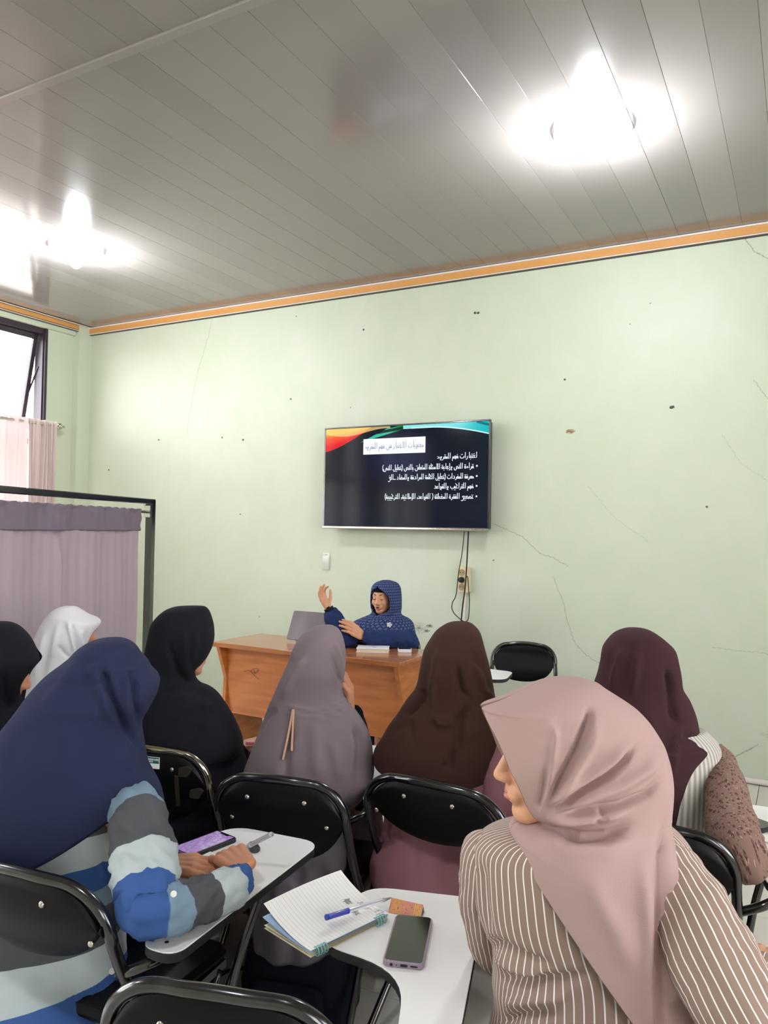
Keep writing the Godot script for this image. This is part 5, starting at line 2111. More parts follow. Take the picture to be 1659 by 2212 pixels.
func people() -> void:
	var grey := cloth(rgb(128, 114, 118))
	var black := cloth(rgb(25, 25, 31), 0.9, 0.3)
	var black_b := cloth(rgb(26, 24, 31), 0.9, 0.15)
	var brown := cloth(rgb(66, 44, 38), 0.9, 0.2)
	var mauve := cloth(rgb(142, 98, 104), 0.9, 0.2)
	var maroon := cloth(rgb(62, 38, 42), 0.9, 0.3)
	var navy := cloth(rgb(40, 45, 70), 0.9, 0.2)
	var pink := cloth(rgb(171, 143, 138), 0.9, 0.15)
	var white := cloth(rgb(226, 224, 226), 0.85, 0.1, 0.2)
	white.backlight_enabled = true
	white.backlight = Color(0.3, 0.3, 0.3)
	var charcoal := cloth(rgb(70, 66, 70), 0.9, 0.1)

	# ---- grey headscarf, middle of the front row
	var c := Vector3(-1.293, 0, -1.79)
	var hd := deg_to_rad(14)
	var o := person("person seen from behind in a long grey headscarf with two beige tie cords", c, hd)
	var hm := head_at(687, 1436, 2.53, 8, 0.12, .95)
	var scarf := drape([[1350, 699, 711, 0, .008, .008], [1353, 682, 722, 0, .045, .04], [1361, 664, 733, 0, .075, .07], [1378, 646, 741, 0, .098, .095], [1402, 633, 746, 0, .11, .108], [1428, 623, 747, 0, .115, .11, 26], [1452, 613, 745, 0, .115, .108, 26], [1475, 602, 741, 0, .112, .098, 8],
		[1500, 592, 744, 0, .115, .09], [1525, 580, 760, 0, .125, .09], [1555, 568, 782, 0, .14, .1], [1590, 556, 800, 0, .155, .115], [1625, 543, 807, 0, .165, .125], [1667, 528, 808, 0, .17, .13], [1705, 520, 795, 0, .17, .13], [1738, 516, 768, 0, .165, .13]], 2.5,
		{"rim": true, "gain": 2.3, "ripple": [[7, .02, .5, .55, 1.0]], "folds": [[[663, 1415, 635, 1456, 606, 1516], 7, .007], [[712, 1404, 732, 1459, 739, 1480], 4, -.005], [[723, 1386, 739, 1440], 4, .004], [[615, 1700, 621, 1620, 635, 1554], 6, -.008], [[684, 1690, 681, 1554], 12, .006], [[774, 1700, 780, 1606, 765, 1563], 8, -.01], [[548, 1592, 572, 1548, 600, 1530], 7, -.007],
			[[592, 1518, 640, 1530, 690, 1537, 730, 1525, 750, 1508], 2.6, .0022, 1], [[590, 1532, 640, 1545, 690, 1551, 730, 1540, 756, 1522], 2.6, .0026, 1], [[650, 1380, 628, 1430], 5, .003], [[720, 1600, 735, 1690], 9, .004]]})
	body(o, hm, c, hd, M.skin, [], false, [hand_ops(px(756, 1545, 2.52), Vector3(-0.05, 1, -0.05), e_right, 1.0, [0.5, 0.6, 0.7, 0.8])], px(645, 1860, 2.54))
	arm_sleeves(o, black)
	var cord_list := []
	for q in [[633, 1532, 622, 1590, 611, 1641], [634, 1532, 632, 1580, 630, 1622]]:
		var pts := []
		for i in 3:
			pts.append(on_surface(scarf, q[i * 2], q[i * 2 + 1], 0.006))
		var cord := MB.new()
		cord.tube(catmull(pts, 5), 0.0052, 6, true, 0.6)
		cord_list.append(cord)
	part("headscarf", scarf, grey, o, true)
	for cord in cord_list:
		part("tie_cord", cord, mat(rgb(196, 156, 132), 0.8), o, true)
	var dress := drape([[1560, 620, 740, .05, .08, .05], [1620, 580, 770, .05, .1, .07], [1700, 548, 770, .03, .12, .1], [1770, 502, 750, -.02, .15, .13], [1850, 526, 748, -.05, .18, .17], [1900, 540, 748, -.06, .2, .19], [1950, 546, 746, -.06, .2, .2], [2010, 552, 742, -.05, .2, .2]], 2.45,
		{"ripple": [[9, .035, .2, .4, 1.5], [15, .012, 1.0, .3, .5]], "folds": [[[650, 1860, 640, 1960], 8, -.01], [[700, 1850, 720, 1960], 7, -.008], [[590, 1850, 575, 1960], 9, -.008]]})
	part("dress", dress, cloth(rgb(98, 92, 98)), o, true)
	sleeve(o, "sleeve", [[px(745, 1590, 2.62), .04], [px(764, 1640, 2.66), .042], [px(772, 1590, 2.66), .04], [px(763, 1540, 2.58), .032]], black)
	skirt(o, c, hd, grey, 0.19)

	# ---- black headscarf
	c = Vector3(-1.81, 0, -1.82)
	hd = deg_to_rad(14)
	o = person("person seen from behind in an all black headscarf and robe beside the privacy screen post", c, hd)
	hm = head_at(396, 1391, 2.62, 42, 0.05, .95)
	var bs := drape([[1309, 398, 438, 0, .01, .01], [1311, 376, 443, 0, .045, .04], [1319, 356, 450, 0, .075, .07], [1335, 338, 456, 0, .095, .095], [1353, 327, 460, 0, .108, .108], [1378, 322, 461, 0, .115, .112, 30], [1400, 317, 456, 0, .115, .11, 30], [1420, 312, 446, 0, .112, .104, 20], [1436, 308, 434, 0, .108, .095], [1448, 305, 422, 0, .105, .09], [1460, 303, 419, 0, .105, .09],
		[1472, 300, 424, 0, .11, .092], [1482, 297, 436, 0, .115, .096], [1490, 293, 456, 0, .12, .1], [1505, 287, 473, 0, .13, .105], [1530, 280, 490, 0, .14, .115], [1560, 273, 507, 0, .15, .125], [1590, 268, 520, 0, .155, .13], [1617, 265, 524, 0, .155, .13], [1632, 264, 512, 0, .155, .13]], 2.6,
		{"phi": 45, "rim": true, "folds": [[[395, 1350, 400, 1440, 410, 1480], 9, .006], [[360, 1380, 385, 1460, 420, 1482], 7, -.006], [[425, 1360, 415, 1430], 6, .005], [[330, 1500, 400, 1488, 460, 1500], 8, -.006], [[350, 1570, 430, 1520, 470, 1530], 10, .006], [[400, 1620, 440, 1560], 9, -.006]]})
	part("headscarf", bs, black, o, true)
	body(o, hm, c, hd, M.skin_pale, [], false, [hand_ops(px(522, 1614, 2.72), e_right + Vector3(0, 0.25, 0), Vector3(0, 1, 0.3), -1.0, [0.7, 0.8, 0.8, 0.8])], px(395, 1830, 2.65))
	arm_sleeves(o, black_b)
	part("robe", drape([[1500, 310, 440, .04, .09, .06], [1560, 292, 495, .04, .11, .08], [1620, 282, 525, .03, .13, .1], [1690, 285, 535, 0, .15, .12], [1770, 290, 510, -.02, .16, .14], [1850, 292, 500, -.03, .19, .18], [1960, 295, 495, -.03, .2, .2]], 2.6, {"ripple": [[8, .03, .2, .4, 1.5]]}), black_b, o, true)
	sleeve(o, "sleeve", [[px(470, 1560, 2.68), .04], [px(508, 1640, 2.68), .05], [px(522, 1636, 2.74), .042], [px(526, 1622, 2.8), .033], [px(527, 1618, 2.82), .03]], black_b)
	skirt(o, c, hd, black_b, 0.19)
	var pk := MB.new()
	var pa := px(541, 1605, 2.68)
	pk.prism(rounded(0.03, 0.018, 0.006), -0.005, 0.006, 0.002, Transform3D(Basis(Vector3.UP, 0.5), pa))
	single("wrapped_sweet", pk, mat(rgb(236, 128, 140), 0.4), "small pink wrapped thing held in the hand of the student in black", "sweet")

	# ---- brown headscarf, mauve dress
	c = px(935, 1700, 2.16) * Vector3(1, 0, 1)
	hd = deg_to_rad(-2)
	o = person("person seen from behind in a dark brown headscarf and dusty mauve dress", c, hd)
	hm = head_at(984, 1428, 2.47, 0, 0.05, .95)
	part("headscarf", drape([[1342, 988, 1002, 0, .008, .008], [1345, 972, 1016, 0, .04, .04], [1352, 958, 1026, 0, .07, .065], [1364, 942, 1036, 0, .09, .09], [1382, 929, 1042, 0, .105, .102], [1405, 916, 1048, 0, .112, .11], [1430, 910, 1055, 0, .115, .112, 26], [1452, 906, 1060, 0, .115, .11, 26], [1473, 902, 1064, 0, .112, .104, 10], [1492, 895, 1067, 0, .112, .097], [1508, 882, 1070, 0, .115, .095],
		[1525, 870, 1074, 0, .12, .098], [1545, 858, 1082, 0, .13, .105], [1570, 839, 1092, 0, .145, .115], [1600, 822, 1100, 0, .155, .125], [1620, 809, 1102, 0, .16, .13], [1640, 806, 1102, 0, .16, .13], [1658, 812, 1094, 0, .16, .13, 0, 1666], [1672, 832, 1076, 0, .16, .128, 0, 1690]], 2.45,
		{"rim": true, "folds": [[[959, 1392, 945, 1427, 935, 1489, 934, 1541], 8, .009], [[988, 1430, 991, 1467, 996, 1495, 1016, 1512], 7, -.011], [[1025, 1424, 1045, 1489, 1068, 1515], 6, .008], [[908, 1487, 914, 1507, 888, 1535, 870, 1545], 7, -.012], [[1016, 1524, 991, 1558, 988, 1615, 968, 1657], 7, -.015, 1], [[934, 1541, 951, 1566, 991, 1558], 6, .01], [[1020, 1400, 1034, 1450], 5, -.005], [[840, 1590, 885, 1560, 895, 1620], 6, -.004], [[1000, 1600, 1050, 1560], 10, .006]]}), brown, o, true)
	body(o, hm, c, hd, M.skin, [], false, [], px(930, 1840, 2.5))
	arm_sleeves(o, mauve)
	part("dress", drape([[1545, 900, 1050, .06, .07, .05], [1590, 870, 1080, .05, .09, .07], [1650, 842, 1094, .03, .12, .09], [1720, 834, 1096, .02, .14, .11], [1780, 828, 1082, 0, .15, .15], [1825, 813, 1062, -.01, .17, .19], [1865, 799, 1050, -.02, .2, .21], [1900, 804, 1044, -.02, .2, .21], [1945, 815, 1038, -.02, .2, .21], [2010, 822, 1032, -.02, .2, .21]], 2.4,
		{"ripple": [[11, .02, .2, .45, 1.5]], "folds": [[[970, 1805, 955, 1870, 950, 1930], 5, -.009], [[985, 1805, 988, 1870, 985, 1940], 9, .009], [[1000, 1805, 985, 1860], 4, -.007], [[1015, 1805, 1020, 1900], 5, -.008], [[905, 1800, 895, 1850, 898, 1880], 4, -.004], [[812, 1815, 850, 1810], 8, -.008]]}), mauve, o, true)
	sleeve(o, "sleeve", [[px(1070, 1600, 2.42), .05], [px(1082, 1690, 2.36), .058], [px(1090, 1780, 2.3), .06], [px(1075, 1800, 2.55), .045]], mauve)
	skirt(o, c, hd, mauve, 0.2)

	# ---- maroon headscarf, floral sleeve
	c = Vector3(-0.325, 0, -1.98)
	hd = deg_to_rad(6)
	o = person("person seen from behind in a maroon headscarf with a brown floral sleeve", c, hd)
	hm = head_at(1380, 1456, 2.14, 0, 0.05, .95)
	part("headscarf", drape([[1357, 1368, 1386, 0, .01, .01], [1360, 1352, 1400, 0, .05, .045], [1369, 1332, 1416, 0, .075, .075], [1383, 1318, 1434, 0, .095, .092], [1402, 1306, 1452, 0, .108, .106], [1432, 1301, 1460, 0, .115, .112, 26], [1460, 1294, 1466, 0, .115, .108, 26], [1486, 1284, 1471, 0, .113, .1, 8], [1510, 1274, 1486, 0, .115, .097], [1545, 1260, 1500, 0, .12, .1], [1578, 1246, 1507, 0, .13, .108], [1592, 1240, 1514, 0, .135, .113], [1602, 1234, 1528, 0, .138, .118], [1614, 1229, 1537, 0, .14, .121],
		[1640, 1222, 1528, 0, .145, .128], [1690, 1214, 1515, 0, .15, .135], [1745, 1208, 1499, 0, .15, .14], [1800, 1204, 1486, 0, .15, .14]], 2.12,
		{"rim": true, "folds": [[[1350, 1400, 1335, 1443, 1322, 1495], 9, .009], [[1378, 1410, 1376, 1428, 1365, 1510], 7, .007], [[1440, 1440, 1450, 1480, 1454, 1544, 1473, 1574], 8, -.012], [[1469, 1566, 1454, 1618, 1450, 1674], 6, .008], [[1470, 1590, 1500, 1595, 1535, 1606], 5, -.006], [[1400, 1500, 1410, 1640, 1400, 1760], 14, .006]]}), maroon, o, true)
	body(o, hm, c, hd, M.skin, [], false, [], px(1385, 1880, 2.19))
	var vest := Image.create(64, 4, false, Image.FORMAT_RGB8)
	for x in 64:
		for y in 4:
			vest.set_pixel(x, y, rgb(206, 200, 190).lerp(rgb(150, 146, 138), 0.5 + 0.5 * sin(x * TAU / 8.0)))
	var vm := print_cloth(ImageTexture.create_from_image(vest))
	vm.uv1_scale = Vector3(9, 1, 1)
	part("vest", drape([[1575, 1270, 1520, 0, .1, .08], [1604, 1256, 1548, 0, .12, .1], [1640, 1248, 1556, 0, .13, .115], [1700, 1242, 1553, 0, .14, .125], [1760, 1238, 1549, 0, .15, .13], [1820, 1236, 1545, 0, .16, .14], [1920, 1240, 1540, 0, .18, .16]], 2.12, {"ripple": [[14, .012, .2, .2, 1.5]]}), vm, o, true)
	var fl := Image.create(256, 256, false, Image.FORMAT_RGB8)
	fl.fill(rgb(132, 106, 94))
	var rng := RandomNumberGenerator.new()
	rng.seed = 50
	for k in 230:
		var p := Vector2(rng.randf() * 256, rng.randf() * 256)
		if k < 70:
			var r := rng.randf_range(5, 10)
			for t in 7:
				dab(fl, p, p + Vector2(cos(t * 0.9), sin(t * 0.9)) * r * 0.7, r * 0.28, rgb(84, 58, 58))
			dab(fl, p, p + Vector2(0.1, 0), r * 0.2, rgb(150, 118, 106))
		elif k < 160:
			dab(fl, p, p + Vector2(rng.randf_range(-9, 9), rng.randf_range(-9, 9)), 1.2, rgb(106, 78, 72))
		else:
			dab(fl, p, p + Vector2(rng.randf_range(-6, 6), rng.randf_range(-6, 6)), 1.6, rgb(188, 160, 140))
	var fm := print_cloth(ImageTexture.create_from_image(fl))
	fm.uv1_scale = Vector3(4, 10, 1)
	sleeve(o, "floral_sleeve", [[px(1545, 1612, 2.13), .018], [px(1560, 1650, 2.1), .038], [px(1570, 1715, 2.0), .054], [px(1582, 1790, 1.92), .064], [px(1604, 1846, 1.85), .058], [px(1614, 1862, 1.88), .05], [px(1618, 1835, 2.05), .042]], fm, 0.06)
	sleeve(o, "floral_sleeve", [[px(1262, 1625, 2.13), .03], [px(1250, 1715, 2.16), .058], [px(1245, 1800, 2.22), .06], [px(1290, 1830, 2.4), .04]], fm, 0.06)
	skirt(o, c, hd, maroon, 0.19)

	# ---- navy headscarf, banded shirt, writing
	c = Vector3(-1.39, 0, -1.055)
	hd = deg_to_rad(6)
	o = person("person in a navy headscarf and blue, grey and white banded shirt, bent over writing", c, hd)
	hm = head_at(228, 1494, 1.82, 40, 0.5, .93)
	var ns := drape([[1379, 228, 246, .04, .01, .01], [1382, 206, 262, .04, .05, .045], [1390, 188, 278, .04, .075, .07], [1402, 172, 290, .04, .092, .09], [1417, 158, 299, .04, .105, .1], [1432, 139, 313, .03, .115, .105], [1447, 118, 322, .03, .12, .108], [1460, 102, 335, .03, .125, .11], [1474, 88, 340, .02, .125, .11], [1494, 70, 337, .01, .125, .11], [1517, 53, 327, 0, .125, .11], [1540, 36, 314, 0, .13, .11], [1560, 20, 303, 0, .135, .112], [1582, 2, 301, 0, .14, .114],
		[1620, -28, 307, 0, .15, .12], [1657, -52, 314, 0, .155, .125], [1700, -75, 330, 0, .16, .128, 0, 1688], [1790, -95, 342, 0, .165, .128, 0, 1714], [1930, -110, 350, 0, .165, .12, 0, 1746]], 1.78,
		{"n": 110, "lift": [128, 38, 0.045], "folds": [[[216, 1425, 233, 1486, 263, 1554, 302, 1622], 6, -.013], [[200, 1425, 214, 1486, 247, 1564], 13, .008], [[283, 1440, 294, 1506, 304, 1574], 6, -.01], [[189, 1412, 128, 1493, 90, 1540], 16, .006], [[150, 1560, 120, 1700], 30, .006], [[260, 1620, 300, 1700], 18, .006], [[270, 1450, 280, 1560], 9, .006], [[60, 1560, 20, 1660], 20, -.004]]})
	part("headscarf", ns, navy, o, true)
	var pale := rgb(182, 192, 192)
	var sky_b := rgb(122, 144, 160)
	var coal := rgb(84, 84, 88)
	var blue := rgb(62, 92, 148)
	var bands := banded([[sky_b, .045], [coal, .085], [pale, .07], [blue, .06]])
	var bm := print_cloth(banded([[sky_b, .09], [coal, .09], [pale, .09], [blue, .08], [sky_b, .04], [coal, .08], [pale, .065], [blue, .085]], 512))
	bm.uv1_scale = Vector3(1, 1.0 / 0.62, 1)
	var lm := print_cloth(bands)
	lm.uv1_scale = Vector3(1, 1.0 / 0.26, 1)
	var torso_m := print_cloth(bands)
	torso_m.uv1_scale = Vector3(1, 1.0 / 0.26, 1)
	torso_m.uv1_offset = Vector3(0, 0.86, 0)
	part("banded_shirt", drape([[1640, -20, 265, 0, .12, .06], [1700, -60, 290, 0, .14, .08], [1760, -85, 300, 0, .15, .095], [1830, -92, 285, 0, .15, .105], [1900, -88, 264, 0, .15, .11], [1980, -82, 258, 0, .15, .115], [2060, -78, 264, 0, .17, .13], [2140, -78, 262, -.04, .2, .18], [2230, -80, 256, -.06, .2, .2], [2330, -80, 250, -.06, .2, .2]], 1.82,
		{"n": 100, "flat_uv": true, "gain": 1.2, "slant": 0.16, "crumple": 0.012, "crumple_scale": 7.0, "folds": [[[215, 1830, 230, 1900, 262, 1960], 8, -.012], [[240, 1850, 250, 1960], 6, .008], [[90, 2130, 200, 2150, 240, 2180], 8, -.008], [[0, 2110, 100, 2140], 8, .008]]}), torso_m, o, true)
	var s0 := px(292, 1752, 1.7)
	var s1 := px(312, 1860, 1.62)
	var s2 := px(316, 1962, 1.53)
	var s3 := px(420, 1948, 1.58)
	var s4 := px(492, 1920, 1.65)
	var s5 := px(520, 1898, 1.71)
	sleeve(o, "banded_sleeve", [[px(262, 1740, 1.76), .03], [s0, .058], [s1, .066], [px(316, 1935, 1.55), .064], [s2, .055], [px(352, 1971, 1.52), .047], [s3, .046], [s4, .042], [s5, .033]], bm, 0.16)
	sleeve(o, "banded_sleeve", [[px(5, 1795, 1.9), .05], [px(15, 1850, 1.97), .056], [px(40, 1885, 2.0), .054], [px(190, 1880, 1.92), .045], [px(335, 1869, 1.84), .033]], lm, 0.1)
	# buttons
	for q in [[375, 1931], [242, 2098]]:
		var bt := MB.new()
		var bp := px(q[0], q[1], 1.49 if q[0] > 300 else 1.6)
		bt.lathe(PackedVector2Array([Vector2(0, 0.003), Vector2(0.0055, 0.003), Vector2(0.0062, 0.0015), Vector2(0.0062, 0), Vector2(0, 0)]), 14, Transform3D(Basis(Quaternion(Vector3.UP, (cam_t.origin - bp).normalized())), bp))
		part("shirt_button", bt, M.white_plastic, o, true)
	var wr := px(532, 1880, 1.73)
	var right_hand := hand_ops(wr, px(490, 1838, 1.80) - wr, Vector3(0.25, 0.9, 0.5), -1.0, [0.55, 0.75, 0.95, 1.0], 0.45, 0.95)
	var wl := px(352, 1868, 1.83)
	var left_hand := hand_ops(wl, px(445, 1868, 1.80) - wl, Vector3(0, 1, 0.25), 1.0, [0.15, 0.2, 0.25, 0.35], 0.1, 0.95)
	body(o, hm, c, hd, M.skin, [[px(290, 1762, 1.735), px(330, 1968, 1.545), px(524, 1894, 1.715)], [px(0, 1800, 1.9), px(30, 1880, 2.0), wl]], false, [right_hand, left_hand], px(105, 2030, 1.93))
	skirt(o, c, hd, cloth(rgb(20, 20, 28), 0.9, 0.1), 0.19)
	# tail of the shirt over the lap and beside the seat
	var tail := MB.new()
	var f := Vector3(-sin(hd), 0, -cos(hd))
	c = Vector3(last_hip.x, 0, last_hip.z) - f * 0.2
	tail.tube(catmull([c + f * 0.1 + Vector3(0, .59, 0), c + f * 0.3 + Vector3(0, .57, 0), c + f * 0.47 + Vector3(0, .53, 0), c + f * 0.56 + Vector3(0, .38, 0)], 8), lerp_list([.15, .215, .215, .2], 8), 40, true, 0.56)
	var tail_m := print_cloth(bands)
	tail_m.uv1_scale = Vector3(1, 1.0 / 0.26, 1)
	part("shirt_tail", tail, tail_m, o, true)

	# ---- pinkish headscarf, striped shirt, turned to the left
	c = Vector3(-0.3, 0, -0.95)
	hd = deg_to_rad(0)
	o = person("person in a dusty pink headscarf and striped beige shirt, face in profile", c, hd)
	hm = head_at(1207, 1629, 1.34, -94, 0.0)
	part("headscarf", drape([[1465.5, 1212, 1238, 0, .012, .012], [1468, 1190, 1262, 0, .035, .035], [1475, 1162, 1290, 0, .05, .05], [1486, 1138, 1306, 0, .063, .063], [1500, 1108, 1328, 0, .074, .074], [1514, 1074, 1350, 0, .082, .082, 2], [1525, 1041, 1366, 0, .086, .086, 4], [1534, 1043, 1377, 0, .088, .088, 10], [1555, 1051, 1397, 0, .091, .091, 24], [1579, 1063, 1414, 0, .094, .094, 34], [1607, 1075, 1430, 0, .096, .096, 42], [1635, 1086, 1440, 0, .097, .097, 47], [1655, 1096, 1445, 0, .097, .097, 49], [1680, 1108, 1449, 0, .096, .096, 49], [1706, 1119, 1450, 0, .094, .094, 47], [1734, 1135, 1448, 0, .092, .092, 42], [1750, 1150, 1446, 0, .091, .091, 30], [1760, 1154, 1445, 0, .092, .092, 8],
		[1768, 1136, 1444, 0, .096, .096], [1777, 1112, 1445, 0, .104, .106, 0, 1784], [1788, 1104, 1447, 0, .115, .118, 0, 1800], [1792, 1103, 1458, 0, .128, .128, 0, 1840], [1795, 1102, 1474, 0, .135, .134, 0, 1890], [1798, 1103, 1488, 0, .14, .138, 0, 1950], [1802, 1104, 1493, 0, .14, .142, 0, 2040], [1806, 1105, 1490, 0, .14, .144, 0, 2140], [1810, 1105, 1488, 0, .14, .145, 0, 2240], [1812, 1105, 1487, 0, .14, .145, 0, 2350]], 1.34,
		{"phi": -90, "gain": 1.0, "edge": true, "rim": true, "n": 320, "sub": 9, "folds": [
			[[1163, 1760, 1184, 1715, 1194, 1650, 1200, 1590, 1196, 1560], 7, .009], [[1160, 1752, 1170, 1715, 1180, 1650], 6, -.007], [[1170, 1752, 1205, 1695, 1250, 1610, 1272, 1550, 1274, 1520], 9, -.017], [[1178, 1748, 1225, 1690, 1276, 1610, 1296, 1550], 13, .014], [[1150, 1700, 1180, 1600, 1190, 1540], 16, .004],
			[[1172, 1757, 1240, 1716, 1310, 1676, 1350, 1642, 1378, 1604], 8, -.019], [[1180, 1748, 1250, 1694, 1320, 1650, 1372, 1590], 14, .012], [[1178, 1760, 1260, 1726, 1340, 1698, 1400, 1660, 1432, 1600], 15, .015], [[1185, 1764, 1260, 1750, 1340, 1740, 1400, 1716, 1436, 1670], 9, -.015],
			[[1180, 1768, 1240, 1772, 1310, 1764, 1370, 1744], 11, .014], [[1190, 1786, 1250, 1812, 1310, 1806, 1380, 1774], 11, -.013], [[1280, 1778, 1300, 1762, 1290, 1752], 7, -.008], [[1160, 1800, 1220, 1838, 1310, 1838, 1400, 1800], 18, .011], [[1445, 1740, 1432, 1840, 1428, 1960, 1420, 2120, 1424, 2212], 12, -.016, 1], [[1470, 1850, 1458, 1960, 1452, 2150], 14, .012, 1], [[1385, 1850, 1400, 2000, 1405, 2200], 16, .01, 1], [[1250, 1860, 1330, 2010, 1380, 2120], 26, .008]]}), pink, o, true)
	var hand_p := px(1640, 2080, 1.46)
	body(o, hm, c, hd, M.skin_pale, [[px(1100, 1860, 1.4), px(1066, 2020, 1.45), px(1110, 2080, 1.62)], [px(1400, 1890, 1.36), px(1585, 2160, 1.2), hand_p]], true, [hand_ops(hand_p, px(1668, 2035, 1.6) - hand_p, Vector3(0, 1, 0.2), -1.0, [0.3, 0.35, 0.4, 0.5])], px(1300, 2250, 1.36))
	face_details(o, hm, true, true)
	for q in [[-0.0625, 0.0032], [-0.0705, 0.0042]]:
		var lips := MB.new()
		var pts := []
		for k in [[-0.02, -0.077], [-0.01, -0.0885], [0.0, -0.0915], [0.01, -0.0885], [0.02, -0.077]]:
			pts.append(hm * Vector3(k[0], q[0], k[1]))
		lips.tube(catmull(pts, 4), lerp_list([0.001, q[1], q[1], q[1], 0.001], 4), 10)
		part("lip", lips, M.lip, o, true)
	var pin := Image.create(64, 4, false, Image.FORMAT_RGB8)
	for x in 64:
		for y in 4:
			pin.set_pixel(x, y, rgb(150, 127, 114) if x < 54 else rgb(240, 236, 230))
	var pt := ImageTexture.create_from_image(pin)
	var pm := print_cloth(pt)
	pm.uv1_scale = Vector3(76, 1, 1)
	part("striped_shirt", drape([[1772, 1150, 1430, 0, .06, .06], [1785, 1108, 1450, 0, .08, .085], [1798, 1056, 1466, 0, .1, .1], [1814, 1032, 1480, 0, .11, .11], [1834, 1022, 1492, 0, .118, .118], [1880, 1021, 1512, 0, .125, .125], [1950, 1026, 1528, 0, .13, .13], [2000, 1042, 1536, 0, .13, .13], [2040, 1060, 1540, 0, .13, .128], [2080, 1066, 1545, 0, .13, .126], [2130, 1064, 1552, 0, .13, .128], [2170, 1068, 1560, 0, .135, .13], [2230, 1058, 1570, 0, .145, .14], [2330, 1040, 1600, 0, .16, .16]], 1.36,
		{"n": 160, "sub": 7, "gain": 1.3, "phi": 0, "folds": [[[1050, 2030, 1090, 2050, 1140, 2075, 1200, 2090], 11, -.013], [[1066, 2060, 1110, 2085, 1180, 2110], 12, .011], [[1075, 2110, 1130, 2120, 1220, 2118, 1290, 2100], 12, -.011], [[1085, 2170, 1150, 2160, 1240, 2150], 13, .01], [[1080, 2212, 1130, 2195, 1220, 2190], 10, -.01], [[1040, 1850, 1045, 1950, 1060, 2020], 10, -.007]]}), pm, o, true)
	var psm := print_cloth(pt)
	psm.uv1_scale = Vector3(30, 1, 1)
	sleeve(o, "striped_sleeve", [[px(1420, 1850, 1.35), .03], [px(1448, 1890, 1.31), .056], [px(1492, 1975, 1.25), .066], [px(1540, 2075, 1.2), .072], [px(1590, 2165, 1.18), .07], [px(1625, 2170, 1.26), .055], [px(1650, 2110, 1.4), .042]], psm, 0.06)
	sleeve(o, "striped_sleeve", [[px(1075, 1815, 1.38), .03], [px(1056, 1850, 1.38), .05], [px(1052, 1930, 1.4), .052], [px(1066, 2035, 1.45), .046], [px(1085, 2060, 1.56), .042]], psm, 0.06)
	skirt(o, c, hd, charcoal, 0.19)

	# ---- white headscarf by the privacy screen
	c = Vector3(-2.28, 0, -1.6)
	hd = deg_to_rad(8)
	o = person("person in a white headscarf looking right, in front of the mauve curtain", c, hd)
	hm = head_at(157, 1388, 2.72, 70, 0.1, .87)
	part("headscarf", drape([[1309, 140, 154, 0, .01, .01], [1312, 128, 162, 0, .045, .04], [1319, 116, 172, 0, .07, .065], [1329, 106, 188, 0, .085, .085], [1336, 101, 206, 0, .092, .092], [1342, 97, 214, 0, .096, .096, 6], [1350, 92, 215, 0, .1, .1, 18], [1363, 86, 210, 0, .105, .105, 34], [1382, 78, 203, 0, .108, .108, 40], [1400, 70, 196, 0, .108, .106, 36], [1425, 62, 190, 0, .108, .102, 10], [1460, 54, 186, 0, .115, .1], [1510, 44, 196, 0, .13, .105], [1570, 34, 215, 0, .145, .12], [1640, 26, 230, 0, .15, .13]], 2.7,
		{"phi": 68, "gain": 1.3, "rim": true, "folds": [[[128, 1340, 118, 1390, 108, 1440, 100, 1500], 5, .008], [[146, 1335, 156, 1385, 165, 1430], 4, .009], [[152, 1340, 163, 1390, 172, 1430], 4, -.008], [[170, 1360, 178, 1400], 4, .006], [[182, 1365, 184, 1400], 3, -.005], [[100, 1360, 84, 1420, 74, 1480], 6, .006], [[120, 1390, 140, 1415, 160, 1425], 5, -.006]]}), white, o, true)
	body(o, hm, c, hd, M.skin, [], false, [], px(130, 1770, 2.76))
	arm_sleeves(o, cloth(rgb(120, 120, 128)))
	part("robe", drape([[1520, 60, 190, 0, .11, .08], [1580, 44, 208, 0, .13, .1], [1660, 36, 222, 0, .14, .12], [1740, 40, 216, 0, .15, .13], [1820, 44, 212, 0, .18, .17], [1920, 44, 212, 0, .19, .19]], 2.7), cloth(rgb(120, 120, 128)), o, true)
	skirt(o, c, hd, charcoal, 0.18)

	# ---- black headscarf at the left edge
	c = Vector3(-2.05, 0, -1.1)
	hd = deg_to_rad(6)
	o = person("person in a black headscarf cut off by the left edge of the picture", c, hd)
	hm = head_at(-8, 1440, 2.22, 72, 0.3, .95)
	part("headscarf", drape([[1343, -16, 4, 0, .01, .01], [1346, -34, 20, 0, .045, .04], [1357, -55, 37, 0, .075, .072], [1376, -70, 54, 0, .095, .095], [1394, -78, 64, 0, .105, .105], [1407, -83, 70, 0, .11, .11], [1420, -88, 80, 0, .112, .112, 10], [1432, -92, 83, 0, .113, .113, 20], [1456, -97, 74, 0, .113, .112, 36], [1480, -101, 61, 0, .112, .108, 36], [1503, -104, 47, 0, .11, .102, 20], [1522, -108, 43, 0, .11, .1], [1550, -118, 52, 0, .12, .105], [1600, -140, 80, 0, .145, .12], [1690, -160, 95, 0, .155, .13], [1760, -165, 92, 0, .155, .13]], 2.2,
		{"phi": 72, "rim": true, "folds": [[[5, 1440, 15, 1500, 28, 1540], 6, -.008], [[-10, 1430, 0, 1500], 9, .006]]}), black, o, true)
	body(o, hm, c, hd, M.skin, [], false, [], px(-40, 1860, 2.25))
	arm_sleeves(o, black_b)
	part("robe", drape([[1620, -130, 70, 0, .11, .08], [1700, -145, 80, 0, .13, .1], [1800, -140, 70, 0, .15, .13], [1900, -140, 66, 0, .18, .16], [2000, -140, 62, 0, .19, .18]], 2.2), black_b, o, true)
	skirt(o, c, hd, black_b, 0.18)

	teacher()

